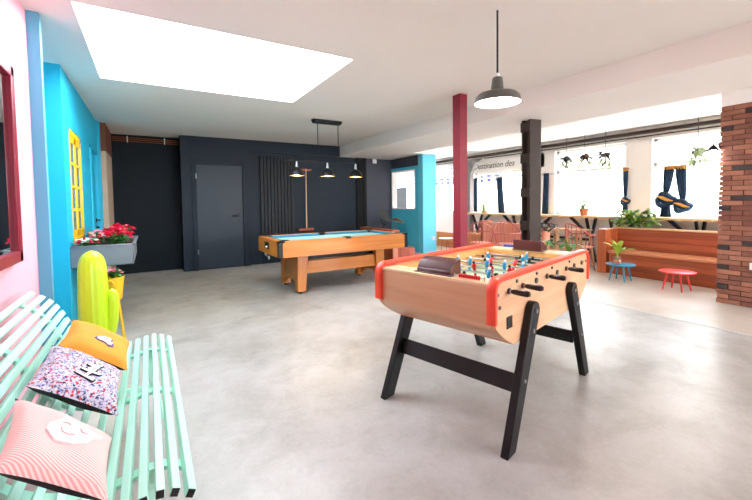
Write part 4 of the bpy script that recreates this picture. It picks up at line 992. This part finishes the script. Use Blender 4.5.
# plants behind the foosball table
t = bush('potted_palm', 'brown stemmed plant in a tall salmon pot right of the dark riveted column', (5.95, 4.12, .0), .13, .3, 31, ['leaf_brown', 'leaf_dark'], 50, .2, .05, (.075, .7, 'salmon'))
t = thing('plant_trough', 'white trough planter behind the foosball table filled with broad leaves', 'planter', (4.92, 3.23, 0), -.99)
s = MB().box((-.25, -.13, 0), (.25, -.115, .5)).box((-.25, .115, 0), (.25, .13, .5)).box((-.25, -.13, 0), (-.235, .13, .5)).box((.235, -.13, 0), (.25, .13, .5)).box((-.25, -.13, 0), (.25, .13, .02)); s.build('trough', 'white_plastic', t, bevel=.003)
MB().box((-.234, -.114, .02), (.234, .114, .47)).build('soil', 'soil', t)
def monstera(loc, seed, label):
    rng = random.Random(seed); t = thing('broad_leaf_plant', label, 'plant', loc, 0, 'broad leaved plants in the white trough'); s, st = MB(), MB()
    for k in range(9):
        a = k*2.4+seed; r = rng.uniform(.03, .09); z = rng.uniform(.1, .24); e = V(r*math.cos(a), r*math.sin(a), z); st.tube([(0, 0, .0), tuple(e*.6+V(0, 0, z*.2)), tuple(e)], .005, 6)
        s.leaf(e, (math.cos(a), math.sin(a), .15), rng.uniform(.09, .13), .085, .5, 6)
    s.build('foliage', 'leaf', t); st.build('stem', 'leaf_mid', t)
for k, (u, l) in enumerate(((-.15, 'broad leaved green plant in the white trough, beside the dark riveted column'), (.15, 'broad leaved green plant in the white trough, on the side of the wooden booth'))):
    monstera((4.92+u*math.cos(-.99), 3.23+u*math.sin(-.99), .471), 50+k, l)

# ================================================================== OUTSIDE
struct('ground', MB().box((XF+.25, -14, -.25), (24, 30, -.15)).box((-8, -20, -.25), (XF+.25, -3.4, -.15)), 'pavement')
o = tag(MB().box((19, -12, -.15), (20, 30, 7)).build('street_facade', 'facade', loc=(19.5, 9, -.15)), 'pale building across the street beyond the windows', 'building')
t = thing('awning', 'blue and white striped awning outside the window left of the red post', 'awning', (XF+.26, 10.2, 2.42)); s = MB(); vz = MB(); n = 34; 
for k in range(n):
    y0, y1 = -2.6+5.2*k/n, -2.6+5.2*(k+1)/n; s.mi = vz.mi = k % 2
    s.faces([V(0, y0, 0), V(0, y1, 0), V(1.1, y1, -.42), V(1.1, y0, -.42), V(0, y0, .012), V(0, y1, .012), V(1.1, y1, -.408), V(1.1, y0, -.408)], [(3, 2, 1, 0), (4, 5, 6, 7), (0, 1, 5, 4), (1, 2, 6, 5), (2, 3, 7, 6), (3, 0, 4, 7)])
    vz.box((1.09, y0, -.62), (1.102, y1, -.41))
s.build('canopy', ['awning_white', 'awning_blue'], t, smooth=False); vz.build('valance', ['awning_white', 'awning_blue'], t, smooth=False)
for y in (-2.5, 0, 2.5): MB().bar((0, y, -.5), (1.08, y, -.43), .03, .03).build('arm', 'black_metal', t)
t = thing('parked_car', 'pale blue car parked in the street outside the window by the brick wall', 'car', (11.2, 2.8, -.15), PI/2)
body = [(-2, .3), (-2.02, .6), (-1.9, .85), (-1.1, .92), (-.55, 1.38), (.7, 1.42), (1.45, .95), (1.95, .85), (2.05, .55), (2.0, .3)]
MB().prism(body, 1, -.82, .82).build('car_body', 'car_blue', t, bevel=.06)
for yy in (-.835, .82): MB().prism([(-1.0, .95), (-.5, 1.33), (.66, 1.36), (1.3, .97)], 1, yy, yy+.015).build('side_window', 'car_glass', t)
for x in (-1.25, 1.25):
    for y in (-.85, .66): MB().lathe([(.18, -.0), (.3, .0), (.32, .03), (.32, .17), (.3, .19), (.18, .19)], n=24, mat=Matrix.Translation((x, y, .32)) @ Matrix.Rotation(-PI/2, 4, 'X')).build('wheel', 'tyre', t)
o = MB().box((XF-.02, 10.55, 1.0), (XF, 11.25, 1.72)).build('wall_board', 'grey_panel', bevel=.004, loc=(XF, 10.9, 1.0)); tag(o, 'grey board seen through the opening in the blue wall', 'board')

# ================================================================== LIGHT, CAMERA
SKY = 12.5
wd = bpy.data.worlds.new('sky'); sc.world = wd; wd.use_nodes = True; nt = wd.node_tree; bg = nt.nodes['Background']
tcw = N(nt, 'ShaderNodeTexCoord'); spw = N(nt, 'ShaderNodeSeparateXYZ'); nt.links.new(tcw.outputs['Generated'], spw.inputs[0])
skc = ramp(nt, spw.outputs[2], [(0, (.88, .92, .97, 1)), (.12, (.78, .84, .92, 1)), (.9, (.38, .42, .46, 1))])
nt.links.new(skc, bg.inputs[0]); bg.inputs[1].default_value = SKY
def portal(loc, rot, sx, sy):
    l = bpy.data.lights.new('daylight_portal', 'AREA'); l.shape = 'RECTANGLE'; l.size = sx; l.size_y = sy; l.cycles.is_portal = True
    o = bpy.data.objects.new('daylight_portal', l); COL.objects.link(o); o.location = loc; o.rotation_euler = rot
portal(((S0+S1)/2, (S2+S3)/2, T+.03), (0, 0, 0), S1-S0, S3-S2)
portal((5.2, -3.42, 1.6), (PI/2, 0, 0), 4.6, 1.6)
for a, b in wins: portal((XF+.27, (a+b)/2, (WZ0+WZ1)/2), (0, PI/2, 0), WZ1-WZ0, b-a)
def lamp(loc, e, col, r=.03):
    l = bpy.data.lights.new('lamp_light', 'POINT'); l.energy = e; l.color = col; l.shadow_soft_size = r
    o = bpy.data.objects.new('lamp_light', l); COL.objects.link(o); o.location = loc
for x in (1.885, 2.375, 2.866): lamp((x, 5.38, 1.62), 6, (1, .82, .6))
lamp((2.0, 1.745, 1.86), 12, (1, .93, .84), .08); lamp((5.745, 1.80, 1.765), 7, (1, .95, .87), .04)

cam = bpy.data.cameras.new('camera'); co = bpy.data.objects.new('camera', cam); COL.objects.link(co)
f, yaw, pit, rol, py = 376.792606, 5.41681590e-01, 4.24585538e-02, -1.28361283e-02, 217.479307
Fv = V(math.sin(yaw)*math.cos(pit), math.cos(yaw)*math.cos(pit), -math.sin(pit)); R0 = V(math.cos(yaw), -math.sin(yaw), 0); U0 = R0.cross(Fv)
Rv = R0*math.cos(rol) + U0*math.sin(rol); Uv = -R0*math.sin(rol) + U0*math.cos(rol)
co.matrix_world = Matrix(((Rv.x, Uv.x, -Fv.x, 0), (Rv.y, Uv.y, -Fv.y, 0), (Rv.z, Uv.z, -Fv.z, 1.25), (0, 0, 0, 1)))
cam.sensor_fit = 'HORIZONTAL'; cam.sensor_width = 36; cam.lens = f/752*36; cam.shift_y = (py-250)/752; cam.clip_start = .02
sc.camera = co
sc.view_settings.view_transform = 'Standard'; sc.view_settings.look = 'None'; sc.view_settings.gamma = 1; sc.view_settings.use_curve_mapping = False
sc.view_settings.exposure = 1.4
sc.cycles.use_denoising = True; sc.cycles.max_bounces = 10; sc.cycles.diffuse_bounces = 6; sc.cycles.glossy_bounces = 4; sc.cycles.transparent_max_bounces = 12
sc.cycles.sample_clamp_indirect = 8; sc.cycles.caustics_reflective = False; sc.cycles.caustics_refractive = False
